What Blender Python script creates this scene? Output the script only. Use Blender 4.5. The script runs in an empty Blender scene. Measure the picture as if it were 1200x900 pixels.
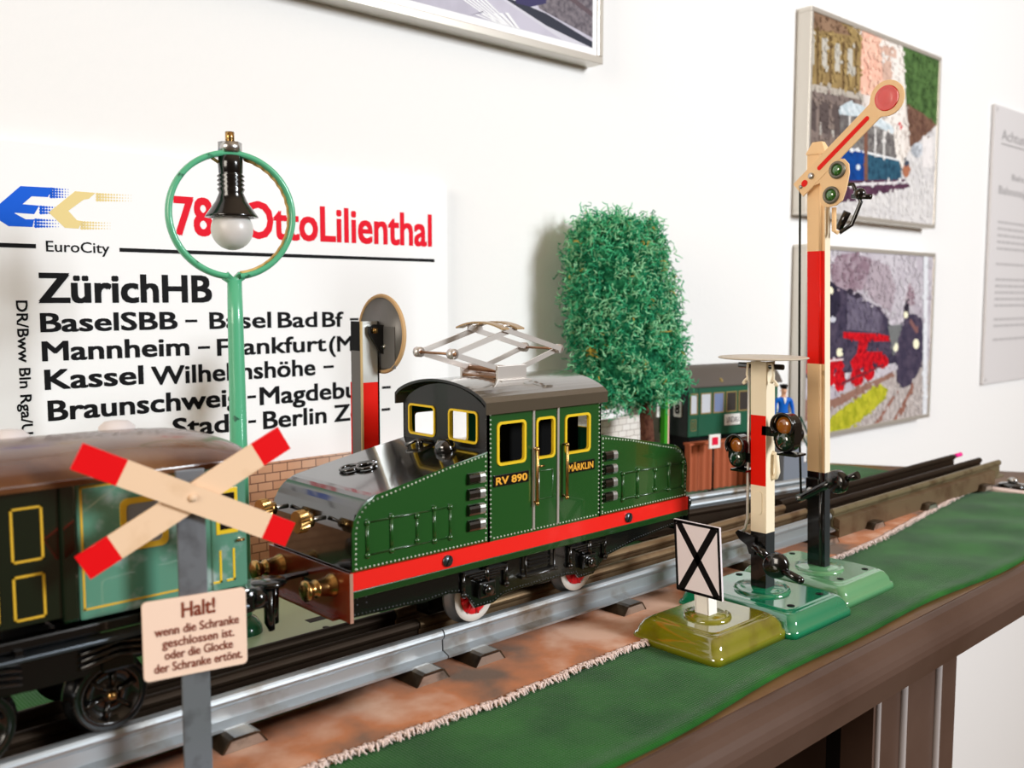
import bpy, bmesh, math, random
from mathutils import Vector, Matrix, noise
random.seed(7)
sc = bpy.context.scene
COL = sc.collection
PI = math.pi

# ------------------------------------------------------------------ camera
HC = 0.151
RIGHT = Vector((0.7314, -0.6820, 0.0)); DOWN = Vector((-0.0605, -0.0649, -0.9961)); FWD = Vector((0.6793, 0.7285, -0.0888))
RIGHT.normalize(); FWD.normalize(); DOWN = FWD.cross(RIGHT).normalized()
FPX = 1122.0
cam = bpy.data.cameras.new('camera'); co = bpy.data.objects.new('camera', cam); COL.objects.link(co)
m = Matrix.Identity(4)
for i in range(3):
    m[i][0] = RIGHT[i]; m[i][1] = -DOWN[i]; m[i][2] = -FWD[i]
m[2][3] = HC
co.matrix_world = m
cam.sensor_width = 36.0; cam.lens = FPX / 1200 * 36.0
cam.clip_start = 0.01; cam.clip_end = 50
cam.dof.use_dof = True; cam.dof.focus_distance = 0.44; cam.dof.aperture_fstop = 15
sc.camera = co

# ------------------------------------------------------------------ light
sc.view_settings.view_transform = 'Standard'; sc.view_settings.look = 'None'
sc.view_settings.gamma = 1.0; sc.view_settings.use_curve_mapping = False
sc.view_settings.exposure = 0.08
W = bpy.data.worlds.new('room_light'); sc.world = W; W.use_nodes = True
nt = W.node_tree; nt.nodes.clear()
wo = nt.nodes.new('ShaderNodeOutputWorld'); bg = nt.nodes.new('ShaderNodeBackground')
tc = nt.nodes.new('ShaderNodeTexCoord'); mp = nt.nodes.new('ShaderNodeVectorMath'); mp.operation = 'DOT_PRODUCT'
mp.inputs[1].default_value = (0.25, -0.35, 0.90)          # the bright side of the room: windows to the right behind the camera, pale ceiling
rp = nt.nodes.new('ShaderNodeValToRGB')
e = rp.color_ramp.elements
e[0].position = 0.0; e[0].color = (0.012, 0.008, 0.005, 1)
e[1].position = 1.0; e[1].color = (0.60, 0.43, 0.29, 1)
x = e.new(0.50); x.color = (0.075, 0.045, 0.026, 1)
x = e.new(0.70); x.color = (0.12, 0.075, 0.045, 1)
x = e.new(0.84); x.color = (0.27, 0.19, 0.125, 1)
mr = nt.nodes.new('ShaderNodeMapRange'); mr.inputs[1].default_value = -1; mr.inputs[2].default_value = 1
nt.links.new(tc.outputs['Generated'], mp.inputs[0]); nt.links.new(mp.outputs['Value'], mr.inputs[0])
nt.links.new(mr.outputs[0], rp.inputs[0]); nt.links.new(rp.outputs[0], bg.inputs[0]); nt.links.new(bg.outputs[0], wo.inputs[0])
bg.inputs[1].default_value = 1.0

def area(name, loc, target, sx, sy, power, color):
    l = bpy.data.lights.new(name, 'AREA'); l.shape = 'RECTANGLE'; l.size = sx; l.size_y = sy; l.energy = power; l.color = color
    o = bpy.data.objects.new(name, l); COL.objects.link(o); o.location = loc
    o.rotation_euler = (Vector(target) - Vector(loc)).to_track_quat('-Z', 'Y').to_euler()
    return o
area('window_daylight', (1.15, -1.55, 0.80), (0.5, 0.45, 0.12), 0.40, 0.58, 48, (0.90, 0.955, 1.0))

area('left_fill_light', (-1.5, -0.10, 0.62), (0.35, 0.27, 0.1), 0.8, 0.9, 22, (1.0, 0.91, 0.80))  # added fill to brighten the left-facing sides, no window seen there

# ------------------------------------------------------------------ materials
def srgb(c):
    f = lambda v: v / 12.92 if v <= 0.04045 else ((v + 0.055) / 1.055) ** 2.4
    return tuple(f(v / 255.0) for v in c) + (1.0,)
MATS = {}
def mat(name, rgb, rough=0.5, metal=0.0, coat=0.0, vary=None, vscale=60, bump=0.0, bscale=400, spec=0.5, **kw):
    """principled paint / metal / cloth; vary = (rgb2, amount position) mixes a second colour by noise (wear, dirt)"""
    if name in MATS: return MATS[name]
    M = bpy.data.materials.new(name); M.use_nodes = True; t = M.node_tree; b = t.nodes['Principled BSDF']
    b.inputs['Base Color'].default_value = srgb(rgb); b.inputs['Roughness'].default_value = rough
    b.inputs['Metallic'].default_value = metal; b.inputs['Coat Weight'].default_value = coat; b.inputs['Coat Roughness'].default_value = 0.06; b.inputs['Coat IOR'].default_value = 2.0 if coat >= 0.7 else 1.5
    b.inputs['Specular IOR Level'].default_value = spec if rough < 0.4 else 0.12
    if 'trans' in kw: b.inputs['Transmission Weight'].default_value = kw['trans']
    if 'sss' in kw:
        b.inputs['Subsurface Weight'].default_value = kw['sss']; b.inputs['Subsurface Radius'].default_value = (.004, .004, .004)
    tcn = t.nodes.new('ShaderNodeTexCoord')
    if vary:
        n = t.nodes.new('ShaderNodeTexNoise'); n.inputs['Scale'].default_value = vscale; n.inputs['Detail'].default_value = 6
        t.links.new(tcn.outputs['Object'], n.inputs['Vector'])
        r = t.nodes.new('ShaderNodeValToRGB'); c2, lo, hi = vary
        r.color_ramp.elements[0].position = lo; r.color_ramp.elements[1].position = hi
        r.color_ramp.elements[0].color = srgb(rgb); r.color_ramp.elements[1].color = srgb(c2)
        t.links.new(n.outputs['Fac'], r.inputs['Fac']); t.links.new(r.outputs['Color'], b.inputs['Base Color'])
    if bump:
        n2 = t.nodes.new('ShaderNodeTexNoise'); n2.inputs['Scale'].default_value = bscale; n2.inputs['Detail'].default_value = 4
        t.links.new(tcn.outputs['Object'], n2.inputs['Vector'])
        bp = t.nodes.new('ShaderNodeBump'); bp.inputs['Strength'].default_value = bump; bp.inputs['Distance'].default_value = 0.001
        t.links.new(n2.outputs['Fac'], bp.inputs['Height']); t.links.new(bp.outputs['Normal'], b.inputs['Normal'])
    MATS[name] = M
    return M

WALL = mat('wall_plaster', (240, 238, 236), 0.9, bump=0.25, bscale=160)
LGREEN = mat('loco_green', (24, 76, 26), 0.25, coat=0.6)
LGREEN2 = mat('loco_skirt_green', (18, 58, 18), 0.25, coat=0.6)
LBLACK = mat('loco_black', (12, 11, 9), 0.16, coat=0.7)
CABB = mat('cab_front_black', (10, 8, 6), 0.35, coat=0.15)
LRED = mat('band_red', (232, 24, 12), 0.35, coat=0.3)
LROOF = mat('loco_roof_umber', (76, 68, 56), 0.2, coat=0.7)
OXIDE = mat('beam_oxide', (122, 38, 16), 0.25, coat=0.5)
LINT = mat('cab_inside_green', (22, 108, 74), 0.5)
YEL = mat('lining_yellow', (226, 190, 40), 0.4, coat=0.2)
GOLD = mat('plate_gold', (232, 170, 60), 0.4)
BRASS = mat('brass', (188, 150, 92), 0.27, metal=1.0, vary=((128, 92, 52), .5, .75), vscale=220)
STEEL = mat('bright_tin', (196, 196, 194), 0.28, metal=1.0, vary=((150, 138, 124), .5, .8), vscale=90)
NICKEL = mat('nickel', (214, 208, 202), 0.3, metal=0.75)
GUN = mat('gunmetal', (86, 92, 98), 0.35, metal=0.9)
BLK = mat('gloss_black', (8, 8, 8), 0.2, coat=0.6)
BLKM = mat('satin_black', (9, 9, 9), 0.45)
WHITE = mat('paint_white', (236, 232, 226), 0.4)
TYRE = mat('wheel_tyre', (206, 200, 192), 0.4)
WRED = mat('wheel_red', (214, 24, 34), 0.35)
CREAM = mat('signal_cream', (236, 198, 150), 0.42, coat=0.2, vary=((150, 110, 76), .70, .78), vscale=140)
CREAMW = mat('signal_ivory', (240, 226, 198), 0.42, coat=0.2)
SRED = mat('signal_red', (226, 24, 10), 0.4, coat=0.2)
LIN = mat('oxide_lens_green', (38, 104, 20), 0.15, coat=0.8)
LOR = mat('lens_amber', (150, 84, 22), 0.15, coat=0.8)
LDG = mat('lens_dark_green', (12, 44, 30), 0.12, coat=0.8)
LENSR = mat('lens_red', (212, 36, 16), 0.25, coat=0.7)
BOLIVE = mat('base_olive', (120, 118, 16), 0.14, coat=0.9, vary=((88, 72, 8), .5, .8), vscale=70)
BGREEN = mat('base_green', (20, 122, 84), 0.14, coat=0.9)
BSAGE = mat('base_pale_green', (92, 150, 104), 0.22, coat=0.7)
LAMPG = mat('lamp_green', (84, 172, 130), 0.32, coat=0.4, vary=((44, 96, 74), .68, .74), vscale=160)
SAGE = mat('lamp_base_sage', (156, 176, 140), 0.35, coat=0.2)
PORC = mat('socket_black', (14, 12, 12), 0.18, coat=0.4)
BULB = mat('frosted_bulb', (226, 222, 218), 0.35, sss=0.3, trans=0.25)
CORD = mat('cord_tan', (206, 172, 112), 0.9)
TINGREY = mat('sign_grey', (126, 130, 136), 0.4, metal=0.5, vary=((92, 92, 96), .5, .7), vscale=90)
XCREAM = mat('crossing_cream', (232, 200, 168), 0.5, vary=((206, 168, 128), .55, .8), vscale=60)
XRED = mat('crossing_red', (222, 16, 22), 0.45)
XPLATE = mat('halt_plate', (238, 208, 188), 0.45)
XTEXT = mat('halt_text', (128, 62, 44), 0.6)
DGREY = mat('disc_grey', (112, 110, 108), 0.4, metal=0.3)
DRIM = mat('disc_rim', (196, 160, 116), 0.5)
COACHG = mat('coach_green', (88, 142, 120), 0.22, coat=0.8, vary=((158, 180, 176), .56, .72), vscale=120)
COACHSHADE = mat('coach_green_shaded', (7, 24, 13), 0.16, coat=0.8)  # coach side painted near-black, standing for shade and a dark reflection
COACHB = mat('coach_roof_brown', (84, 46, 20), 0.24, coat=0.3, vary=((120, 84, 52), .5, .8), vscale=40)
CGLASS = mat('coach_window_tin', (150, 150, 156), 0.3, metal=0.4)
LINE = mat('lining_ochre', (214, 170, 50), 0.45)
C2GREEN = mat('express_green', (14, 84, 58), 0.35, coat=0.3)
C2DARK = mat('express_end_green', (7, 24, 18), 0.4, coat=0.2)
C2ROOF = mat('express_roof', (96, 88, 82), 0.5)
C2WIN = mat('express_window', (56, 50, 46), 0.3)
C2FRAME = mat('express_frame', (150, 128, 80), 0.5)
RAILT = mat('rail_tin', (172, 178, 182), 0.38, metal=0.75, vary=((120, 104, 84), .55, .72), vscale=45)
RAILO = mat('rail_old', (142, 118, 88), 0.38, metal=0.75, vary=((92, 62, 38), .5, .72), vscale=60)
RAILB = mat('rail_plinth', (104, 86, 64), 0.55, metal=0.2, vary=((84, 62, 44), .5, .7), vscale=50)
RAILD = mat('rail_dark', (44, 34, 25), 0.5, metal=0.5, vary=((40, 28, 20), .5, .7), vscale=60)
SLEEP = mat('sleeper_tin', (92, 78, 62), 0.3, metal=0.8, vary=((40, 32, 26), .45, .7), vscale=80)
SLEEPE = mat('sleeper_end', (190, 182, 172), 0.3, metal=0.8, vary=((96, 84, 72), .5, .75), vscale=140)
TRUNK = mat('bark_brown', (104, 66, 52), 0.9, bump=0.8, bscale=500, vary=((74, 42, 34), .45, .65), vscale=300)
MOSS = [mat('moss_green', (80, 186, 132), 0.8), mat('moss_teal', (40, 142, 100), 0.8), mat('moss_light', (160, 222, 172), 0.8), mat('moss_straw', (196, 168, 76), 0.8)]
MCORE = mat('moss_core', (20, 92, 62), 0.95, vary=((60, 150, 104), .45, .65), vscale=260, bump=1.0, bscale=500)
WOOD = mat('dark_wood', (86, 66, 56), 0.42, coat=0.15, vary=((70, 50, 40), .4, .7), vscale=14)
WOODT = mat('wood_top', (112, 82, 52), 0.45, coat=0.1, vary=((84, 58, 36), .4, .7), vscale=20)
FLUTE = mat('flute_pale', (150, 140, 136), 0.5)  # light grey lines along the pilaster
INSIDE = mat('cabinet_inside', (20, 16, 14), 0.8)
FRAME = mat('frame_silver', (214, 208, 198), 0.3, metal=0.55)
MATW = mat('mount_white', (240, 240, 242), 0.7)
POST = mat('poster_white', (244, 243, 243), 0.55)
PBLACK = mat('poster_black', (10, 9, 11), 0.6)
PRED = mat('poster_red', (226, 16, 40), 0.6)
PBLUE = mat('poster_blue', (16, 92, 214), 0.6)
PYEL = mat('poster_sand', (230, 208, 144), 0.6)
TERRA = mat('terracotta', (172, 92, 62), 0.7)
PLAQ = mat('plaque_panel', (226, 222, 222), 0.25)
PLTX = mat('plaque_text', (150, 146, 146), 0.6)
def M_(name, rgb, r=0.45): return mat(name, rgb, r)

def cloth_mat(name, c1, c2, lo, hi, scale, weave=900, rough=0.95, c3=None):
    M = bpy.data.materials.new(name); M.use_nodes = True; t = M.node_tree; b = t.nodes['Principled BSDF']
    b.inputs['Roughness'].default_value = rough; b.inputs['Specular IOR Level'].default_value = 0.08
    b.inputs['Sheen Weight'].default_value = 0.12; b.inputs['Sheen Roughness'].default_value = 0.4
    tcn = t.nodes.new('ShaderNodeTexCoord')
    n = t.nodes.new('ShaderNodeTexNoise'); n.inputs['Scale'].default_value = scale; n.inputs['Detail'].default_value = 8
    t.links.new(tcn.outputs['Object'], n.inputs['Vector'])
    r = t.nodes.new('ShaderNodeValToRGB'); r.color_ramp.elements[0].position = lo; r.color_ramp.elements[1].position = hi
    r.color_ramp.elements[0].color = srgb(c1); r.color_ramp.elements[1].color = srgb(c2)
    if c3:
        q = r.color_ramp.elements.new(hi + 0.12); q.color = srgb(c3)
    t.links.new(n.outputs['Fac'], r.inputs['Fac']); t.links.new(r.outputs['Color'], b.inputs['Base Color'])
    bp = t.nodes.new('ShaderNodeBump'); bp.inputs['Strength'].default_value = 0.3; bp.inputs['Distance'].default_value = 0.0006
    w1 = t.nodes.new('ShaderNodeTexWave'); w1.inputs['Scale'].default_value = weave; w1.bands_direction = 'X'; w1.inputs['Distortion'].default_value = 1.5
    w2 = t.nodes.new('ShaderNodeTexWave'); w2.inputs['Scale'].default_value = weave; w2.bands_direction = 'Y'; w2.inputs['Distortion'].default_value = 1.5
    ad = t.nodes.new('ShaderNodeMath'); ad.operation = 'ADD'
    for w_ in (w1, w2): t.links.new(tcn.outputs['Object'], w_.inputs['Vector'])
    t.links.new(w1.outputs['Fac'], ad.inputs[0]); t.links.new(w2.outputs['Fac'], ad.inputs[1])
    t.links.new(ad.outputs[0], bp.inputs['Height']); t.links.new(bp.outputs['Normal'], b.inputs['Normal'])
    return M
CLOTHG = cloth_mat('cloth_green', (24, 74, 26), (40, 98, 36), .35, .65, 30, 260)
CLOTHB = cloth_mat('cloth_brown', (108, 88, 74), (186, 118, 76), .36, .50, 22, 700, c3=(212, 172, 148))
FRINGE = mat('frayed_edge', (230, 208, 200), 0.95, bump=0.8, bscale=900)

def brick_mat():
    M = bpy.data.materials.new('printed_masonry'); M.use_nodes = True; t = M.node_tree; b = t.nodes['Principled BSDF']
    b.inputs['Roughness'].default_value = 0.6
    tcn = t.nodes.new('ShaderNodeTexCoord'); sp = t.nodes.new('ShaderNodeSeparateXYZ'); cb = t.nodes.new('ShaderNodeCombineXYZ')
    t.links.new(tcn.outputs['Object'], sp.inputs[0]); t.links.new(sp.outputs['X'], cb.inputs['X']); t.links.new(sp.outputs['Z'], cb.inputs['Y'])
    br = t.nodes.new('ShaderNodeTexBrick'); br.inputs['Scale'].default_value = 100
    br.inputs['Brick Width'].default_value = 0.95; br.inputs['Row Height'].default_value = 0.5; br.inputs['Mortar Size'].default_value = 0.035
    br.inputs['Color1'].default_value = srgb((206, 152, 116)); br.inputs['Color2'].default_value = srgb((190, 134, 98)); br.inputs['Mortar'].default_value = srgb((120, 78, 56))
    t.links.new(cb.outputs[0], br.inputs['Vector'])
    mx = t.nodes.new('ShaderNodeMix'); mx.data_type = 'RGBA'
    mr_ = t.nodes.new('ShaderNodeMapRange'); mr_.inputs[1].default_value = 0.28; mr_.inputs[2].default_value = 0.42   # the print grades to near white over its right half
    t.links.new(sp.outputs['X'], mr_.inputs[0])
    pale = t.nodes.new('ShaderNodeTexBrick'); pale.inputs['Scale'].default_value = 100
    pale.inputs['Brick Width'].default_value = 0.95; pale.inputs['Row Height'].default_value = 0.5; pale.inputs['Mortar Size'].default_value = 0.03
    pale.inputs['Color1'].default_value = srgb((238, 230, 222)); pale.inputs['Color2'].default_value = srgb((228, 218, 208)); pale.inputs['Mortar'].default_value = srgb((176, 160, 148))
    t.links.new(cb.outputs[0], pale.inputs['Vector'])
    t.links.new(mr_.outputs[0], mx.inputs[0]); t.links.new(br.outputs['Color'], mx.inputs[6]); t.links.new(pale.outputs['Color'], mx.inputs[7])
    t.links.new(mx.outputs[2], b.inputs['Base Color'])
    return M
BRICK = brick_mat()

# ------------------------------------------------------------------ mesh builder
class MB:
    def __init__(s, M=None): s.bm = bmesh.new(); s.M = M or Matrix.Identity(4); s.mats = []; s.shear = None
    def mi(s, m):
        if m not in s.mats: s.mats.append(m)
        return s.mats.index(m)
    def v(s, p):
        p = Vector(p)
        if s.shear: p = s.shear(p)
        return s.bm.verts.new(s.M @ p)
    def f(s, vs, m, smooth=False):
        try: fc = s.bm.faces.new(vs)
        except ValueError: return None
        fc.material_index = s.mi(m); fc.smooth = smooth
        return fc
    def poly(s, pts, m): return s.f([s.v(p) for p in pts], m)
    def box(s, x0, x1, y0, y1, z0, z1, m, bev=0.0):
        vs = [s.v((x, y, z)) for x in (x0, x1) for y in (y0, y1) for z in (z0, z1)]
        fs = [s.f([vs[i] for i in q], m) for q in ((0, 1, 3, 2), (4, 6, 7, 5), (0, 4, 5, 1), (2, 3, 7, 6), (0, 2, 6, 4), (1, 5, 7, 3))]
        if bev:
            es = list({e for f_ in fs for e in f_.edges})
            bmesh.ops.bevel(s.bm, geom=es, offset=bev, segments=2, affect='EDGES', profile=0.6, material=s.mi(m))
    def prism(s, pts, fn, a, b, m, mcap=None, smooth=False, bev=0.0):
        """closed outline pts (p,q); fn(p,q,t) -> 3D; swept t=a..b"""
        A = [s.v(fn(p, q, a)) for p, q in pts]; B = [s.v(fn(p, q, b)) for p, q in pts]
        n = len(pts); fs = []
        for i in range(n): fs.append(s.f([A[i], A[(i + 1) % n], B[(i + 1) % n], B[i]], m, smooth))
        fs.append(s.f(A[::-1], mcap or m)); fs.append(s.f(B, mcap or m))
        if bev:
            es = [e for f_ in fs[-2:] if f_ for e in f_.edges]
            bmesh.ops.bevel(s.bm, geom=es, offset=bev, segments=2, affect='EDGES', profile=0.6, material=-1)
    def px(s, pts, a, b, m, mcap=None, **k): s.prism(pts, lambda p, q, t: (t, p, q), a, b, m, mcap, **k)   # outline in (y,z)
    def py(s, pts, a, b, m, mcap=None, **k): s.prism(pts, lambda p, q, t: (p, t, q), a, b, m, mcap, **k)   # outline in (x,z)
    def pz(s, pts, a, b, m, mcap=None, **k): s.prism(pts, lambda p, q, t: (p, q, t), a, b, m, mcap, **k)   # outline in (x,y)
    def ring(s, c, u, w, r, n): return [s.v(Vector(c) + (Vector(u) * math.cos(2 * PI * i / n) + Vector(w) * math.sin(2 * PI * i / n)) * r) for i in range(n)]
    def lathe(s, prof, o, ax, m, n=20, mats=None):
        """prof [(r, h)] turned about axis ax from o"""
        ax = Vector(ax).normalized(); u = ax.orthogonal().normalized(); w = ax.cross(u); o = Vector(o); prev = None
        for k, (r, h) in enumerate(prof):
            c = o + ax * h
            cur = [s.v(c)] if r < 1e-7 else s.ring(c, u, w, r, n)
            mm = mats[k - 1] if mats and k else m
            if prev:
                if len(prev) == 1 and len(cur) > 1: [s.f([prev[0], cur[(i + 1) % n], cur[i]][::-1], mm, True) for i in range(n)]
                elif len(cur) == 1 and len(prev) > 1: [s.f([prev[i], prev[(i + 1) % n], cur[0]], mm, True) for i in range(n)]
                elif len(cur) > 1: [s.f([prev[i], prev[(i + 1) % n], cur[(i + 1) % n], cur[i]], mm, True) for i in range(n)]
            prev = cur
    def cyl(s, p0, p1, r, m, n=14, r1=None):
        p0 = Vector(p0); p1 = Vector(p1); L = (p1 - p0).length; r1 = r if r1 is None else r1
        s.lathe([(0, 0), (r, 0), (r1, L), (0, L)], p0, p1 - p0, m, n)
    def tube(s, pts, r, m, n=8, closed=False):
        pts = [Vector(p) for p in pts]; N = len(pts); rings = []; u = None
        for i, p in enumerate(pts):
            if closed: t = pts[(i + 1) % N] - pts[i - 1]
            else: t = pts[min(i + 1, N - 1)] - pts[max(i - 1, 0)]
            if t.length < 1e-9: t = Vector((0, 0, 1))
            t.normalize()
            u = (t.orthogonal() if u is None else u - t * u.dot(t)).normalized()
            rr = r[i] if isinstance(r, (list, tuple)) else r
            rings.append(s.ring(p, u, t.cross(u), rr, n))
        for i in range(N if closed else N - 1):
            A, B = rings[i], rings[(i + 1) % N]
            for j in range(n): s.f([A[j], A[(j + 1) % n], B[(j + 1) % n], B[j]], m, True)
        if not closed: s.f(rings[0][::-1], m); s.f(rings[-1], m)
    def ball(s, c, r, m, sx=1, sy=1, sz=1, n=12, k=8):
        c = Vector(c); rows = []
        for i in range(k + 1):
            th = PI * i / k
            if i in (0, k): rows.append([s.v(c + Vector((0, 0, r * sz * math.cos(th))))])
            else: rows.append([s.v(c + Vector((r * sx * math.sin(th) * math.cos(2 * PI * j / n), r * sy * math.sin(th) * math.sin(2 * PI * j / n), r * sz * math.cos(th)))) for j in range(n)])
        for i in range(k):
            A, B = rows[i], rows[i + 1]
            for j in range(n):
                if len(A) == 1: s.f([A[0], B[j], B[(j + 1) % n]], m, True)
                elif len(B) == 1: s.f([A[j], B[0], A[(j + 1) % n]], m, True)
                else: s.f([A[j], B[j], B[(j + 1) % n], A[(j + 1) % n]], m, True)
    def rivets(s, a, b, step, r, m, axis=(0, -1, 0)):
        a = Vector(a); b = Vector(b); L = (b - a).length; n = max(1, int(round(L / step)))
        ax = Vector(axis); u = ax.orthogonal().normalized(); w = ax.cross(u)
        for i in range(n + 1):
            c = a + (b - a) * (i / n)
            R1 = s.ring(c, u, w, r, 6); R2 = s.ring(c + ax * r * 0.6, u, w, r * 0.6, 6); t = s.v(c + ax * r * 0.85)
            for j in range(6):
                s.f([R1[j], R1[(j + 1) % 6], R2[(j + 1) % 6], R2[j]], m, True); s.f([R2[j], R2[(j + 1) % 6], t], m, True)
    def plate(s, fn, us, vs, holes, t0, t1, m, mback=None):
        """flat plate over u=[us], v=[vs] with rectangular holes, thickness t0..t1 (t0 = outside); fn(u,v,t)"""
        U = sorted(set([us[0], us[1]] + [h[i] for h in holes for i in (0, 1)])); V = sorted(set([vs[0], vs[1]] + [h[i] for h in holes for i in (2, 3)]))
        for i in range(len(U) - 1):
            for j in range(len(V) - 1):
                cu, cv = (U[i] + U[i + 1]) / 2, (V[j] + V[j + 1]) / 2
                if any(h[0] < cu < h[1] and h[2] < cv < h[3] for h in holes): continue
                q = [(U[i], V[j]), (U[i + 1], V[j]), (U[i + 1], V[j + 1]), (U[i], V[j + 1])]
                s.poly([fn(a, b, t0) for a, b in q], m); s.poly([fn(a, b, t1) for a, b in q][::-1], mback or m)
        for h in holes + [(us[0], us[1], vs[0], vs[1])]:
            q = [(h[0], h[2]), (h[1], h[2]), (h[1], h[3]), (h[0], h[3])]
            for i in range(4):
                (a, b), (c, d) = q[i], q[(i + 1) % 4]
                s.poly([fn(a, b, t0), fn(c, d, t0), fn(c, d, t1), fn(a, b, t1)], m)
    def text(s, string, o, ux, uy, width, cap, m, offset=0.0, depth=0.00012):
        """lettering: o = left end of baseline, ux / uy = reading / up directions, fitted to width and cap height"""
        me = text_mesh(string, 0.0)
        xs = [v.co.x for v in me.vertices]; x0, x1 = min(xs), max(xs)
        sx = width / max(x1 - x0, 1e-6) if width else cap / CAPH; sy = cap / CAPH
        ux = Vector(ux).normalized(); uy = Vector(uy).normalized(); nn = ux.cross(uy); o = Vector(o)
        w = offset * 1.15
        shifts = [(0, 0)] if not offset else [(-w, -w * .8), (w, -w * .8), (-w, w * .8), (w, w * .8), (0, 0)]
        for k, (dx, dz) in enumerate(shifts):     # heavier weight: the same letters struck again a hair aside
            vs = [s.v(o + ux * (v.co.x + dx - x0) * sx + uy * (v.co.y + dz) * sy + nn * ((depth + k * 0.000012) if v.co.z > 0 else 0)) for v in me.vertices]
            for p in me.polygons: s.f([vs[i] for i in p.vertices], m)
        bpy.data.meshes.remove(me)
    def build(s, name, parent=None, loc=None, fixn=True, auto=None):
        if fixn: bmesh.ops.recalc_face_normals(s.bm, faces=s.bm.faces)
        org = Vector(loc) if loc is not None else (parent['_o'] if parent is not None else Vector((0, 0, 0)))
        org = Vector(org)
        bmesh.ops.translate(s.bm, verts=s.bm.verts, vec=-org)
        me = bpy.data.meshes.new(name); s.bm.to_mesh(me); s.bm.free()
        for mm in s.mats: me.materials.append(mm)
        ob = bpy.data.objects.new(name, me); COL.objects.link(ob)
        if parent is not None: ob.parent = parent
        else: ob.location = org
        ob['_o'] = tuple(org)
        return ob

def text_mesh(string, offset):
    c = bpy.data.curves.new('t', 'FONT'); c.body = string; c.size = 1.0; c.offset = offset; c.extrude = 0.01; c.resolution_u = 3
    o = bpy.data.objects.new('t', c); COL.objects.link(o)
    dg = bpy.context.evaluated_depsgraph_get(); dg.update()
    me = bpy.data.meshes.new_from_object(o.evaluated_get(dg))
    bpy.data.objects.remove(o); bpy.data.curves.remove(c)
    return me
_t = text_mesh('H', 0.0); CAPH = max(v.co.y for v in _t.vertices); bpy.data.meshes.remove(_t)

def tag(o, label, cat, group=None, kind=None):
    if label: o['label'] = label
    if cat: o['category'] = cat
    if group: o['group'] = group
    if kind: o['kind'] = kind
    return o
def thing(name, loc, label, cat, group=None):
    o = bpy.data.objects.new(name, None); COL.objects.link(o); o.location = loc; o.empty_display_size = 0.01
    o['_o'] = tuple(loc)
    return tag(o, label, cat, group)
def on_plane_y(u, v, y):
    """where the sight line of a point in the photo meets the wall-parallel plane y (used for flat printed artwork only)"""
    d = FWD * FPX + RIGHT * (u - 600) + DOWN * (v - 450)
    t = y / d.y
    return Vector((d.x * t, y, HC + d.z * t))
def arc(cx, cy, r, a0, a1, n): return [(cx + r * math.cos(math.radians(a0 + (a1 - a0) * i / n)), cy + r * math.sin(math.radians(a0 + (a1 - a0) * i / n))) for i in range(n + 1)]
def rrect(x0, x1, z0, z1, r, n=4):
    return arc(x1 - r, z1 - r, r, 0, 90, n) + arc(x0 + r, z1 - r, r, 90, 180, n) + arc(x0 + r, z0 + r, r, 180, 270, n) + arc(x1 - r, z0 + r, r, 270, 360, n)
def circ(x, z, r, n=20): return [(x + r * math.cos(2 * PI * i / n), z + r * math.sin(2 * PI * i / n)) for i in range(n)]

# ================================================================== SETTING
YW = 0.51
b = MB(); b.box(-2.2, 3.2, YW, YW + 0.1, -1.0, 1.6, WALL); o = b.build('wall_back'); o['kind'] = 'structure'
b = MB(); b.box(-2.2, 3.2, -2.2, YW + 0.1, -1.05, -1.0, mat('floor_boards', (120, 96, 74), 0.5, vary=((96, 74, 56), .4, .7), vscale=8)); o = b.build('floor'); o['kind'] = 'structure'

# ------------------------------------------------------------------ the sideboard
sb = thing('sideboard', (0.3, 0.35, -1.0), 'dark brown wooden sideboard with a fluted pilaster, carrying the toy railway', 'sideboard')
b = MB()
T0 = -0.0002
top = [(-0.45, 0.193), (0.955, 0.193), (0.770, YW - 0.002), (-0.45, YW - 0.002)]
b.pz(top, -0.014, T0, WOOD, WOODT)
nose = [(0.193, T0)] + arc(0.193, -0.012, 0.0115, 90, 270, 8) + [(0.193, -0.0235)]
b.px([(0.193, -0.0005)] + arc(0.194, -0.0125, 0.012, 100, 180, 6) + [(0.184, -0.018), (0.187, -0.026), (0.196, -0.030), (0.206, -0.030), (0.206, -0.0005)], -0.45, 0.955, WOOD)
o = b.build('table_top', sb)
b = MB()
b.box(0.448, 0.548, 0.215, 0.232, -1.0, -0.030, WOOD)
for xx, w_ in ((0.4505, 0.003), (0.478, 0.0045), (0.520, 0.0045)): b.cyl((xx + w_ / 2, 0.2145, -1.0), (xx + w_ / 2, 0.2145, -0.03), w_ / 2, FLUTE, 8)
o = b.build('pilaster', sb)
b = MB()
b.box(0.53, 0.548, 0.232, YW - 0.004, -1.0, -0.030, WOOD); b.box(-0.45, 0.53, YW - 0.022, YW - 0.004, -1.0, -0.030, INSIDE)
b.box(-0.45, 0.448, 0.215, YW - 0.022, -1.0, -0.985, INSIDE); b.box(-0.45, -0.43, 0.215, YW - 0.022, -0.985, -0.030, INSIDE)
b.box(-0.43, 0.448, 0.206, YW - 0.022, -0.034, -0.030, INSIDE); b.box(0.448, 0.53, 0.232, 0.240, -1.0, -0.03, INSIDE)
b.build('carcass', sb)

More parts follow.
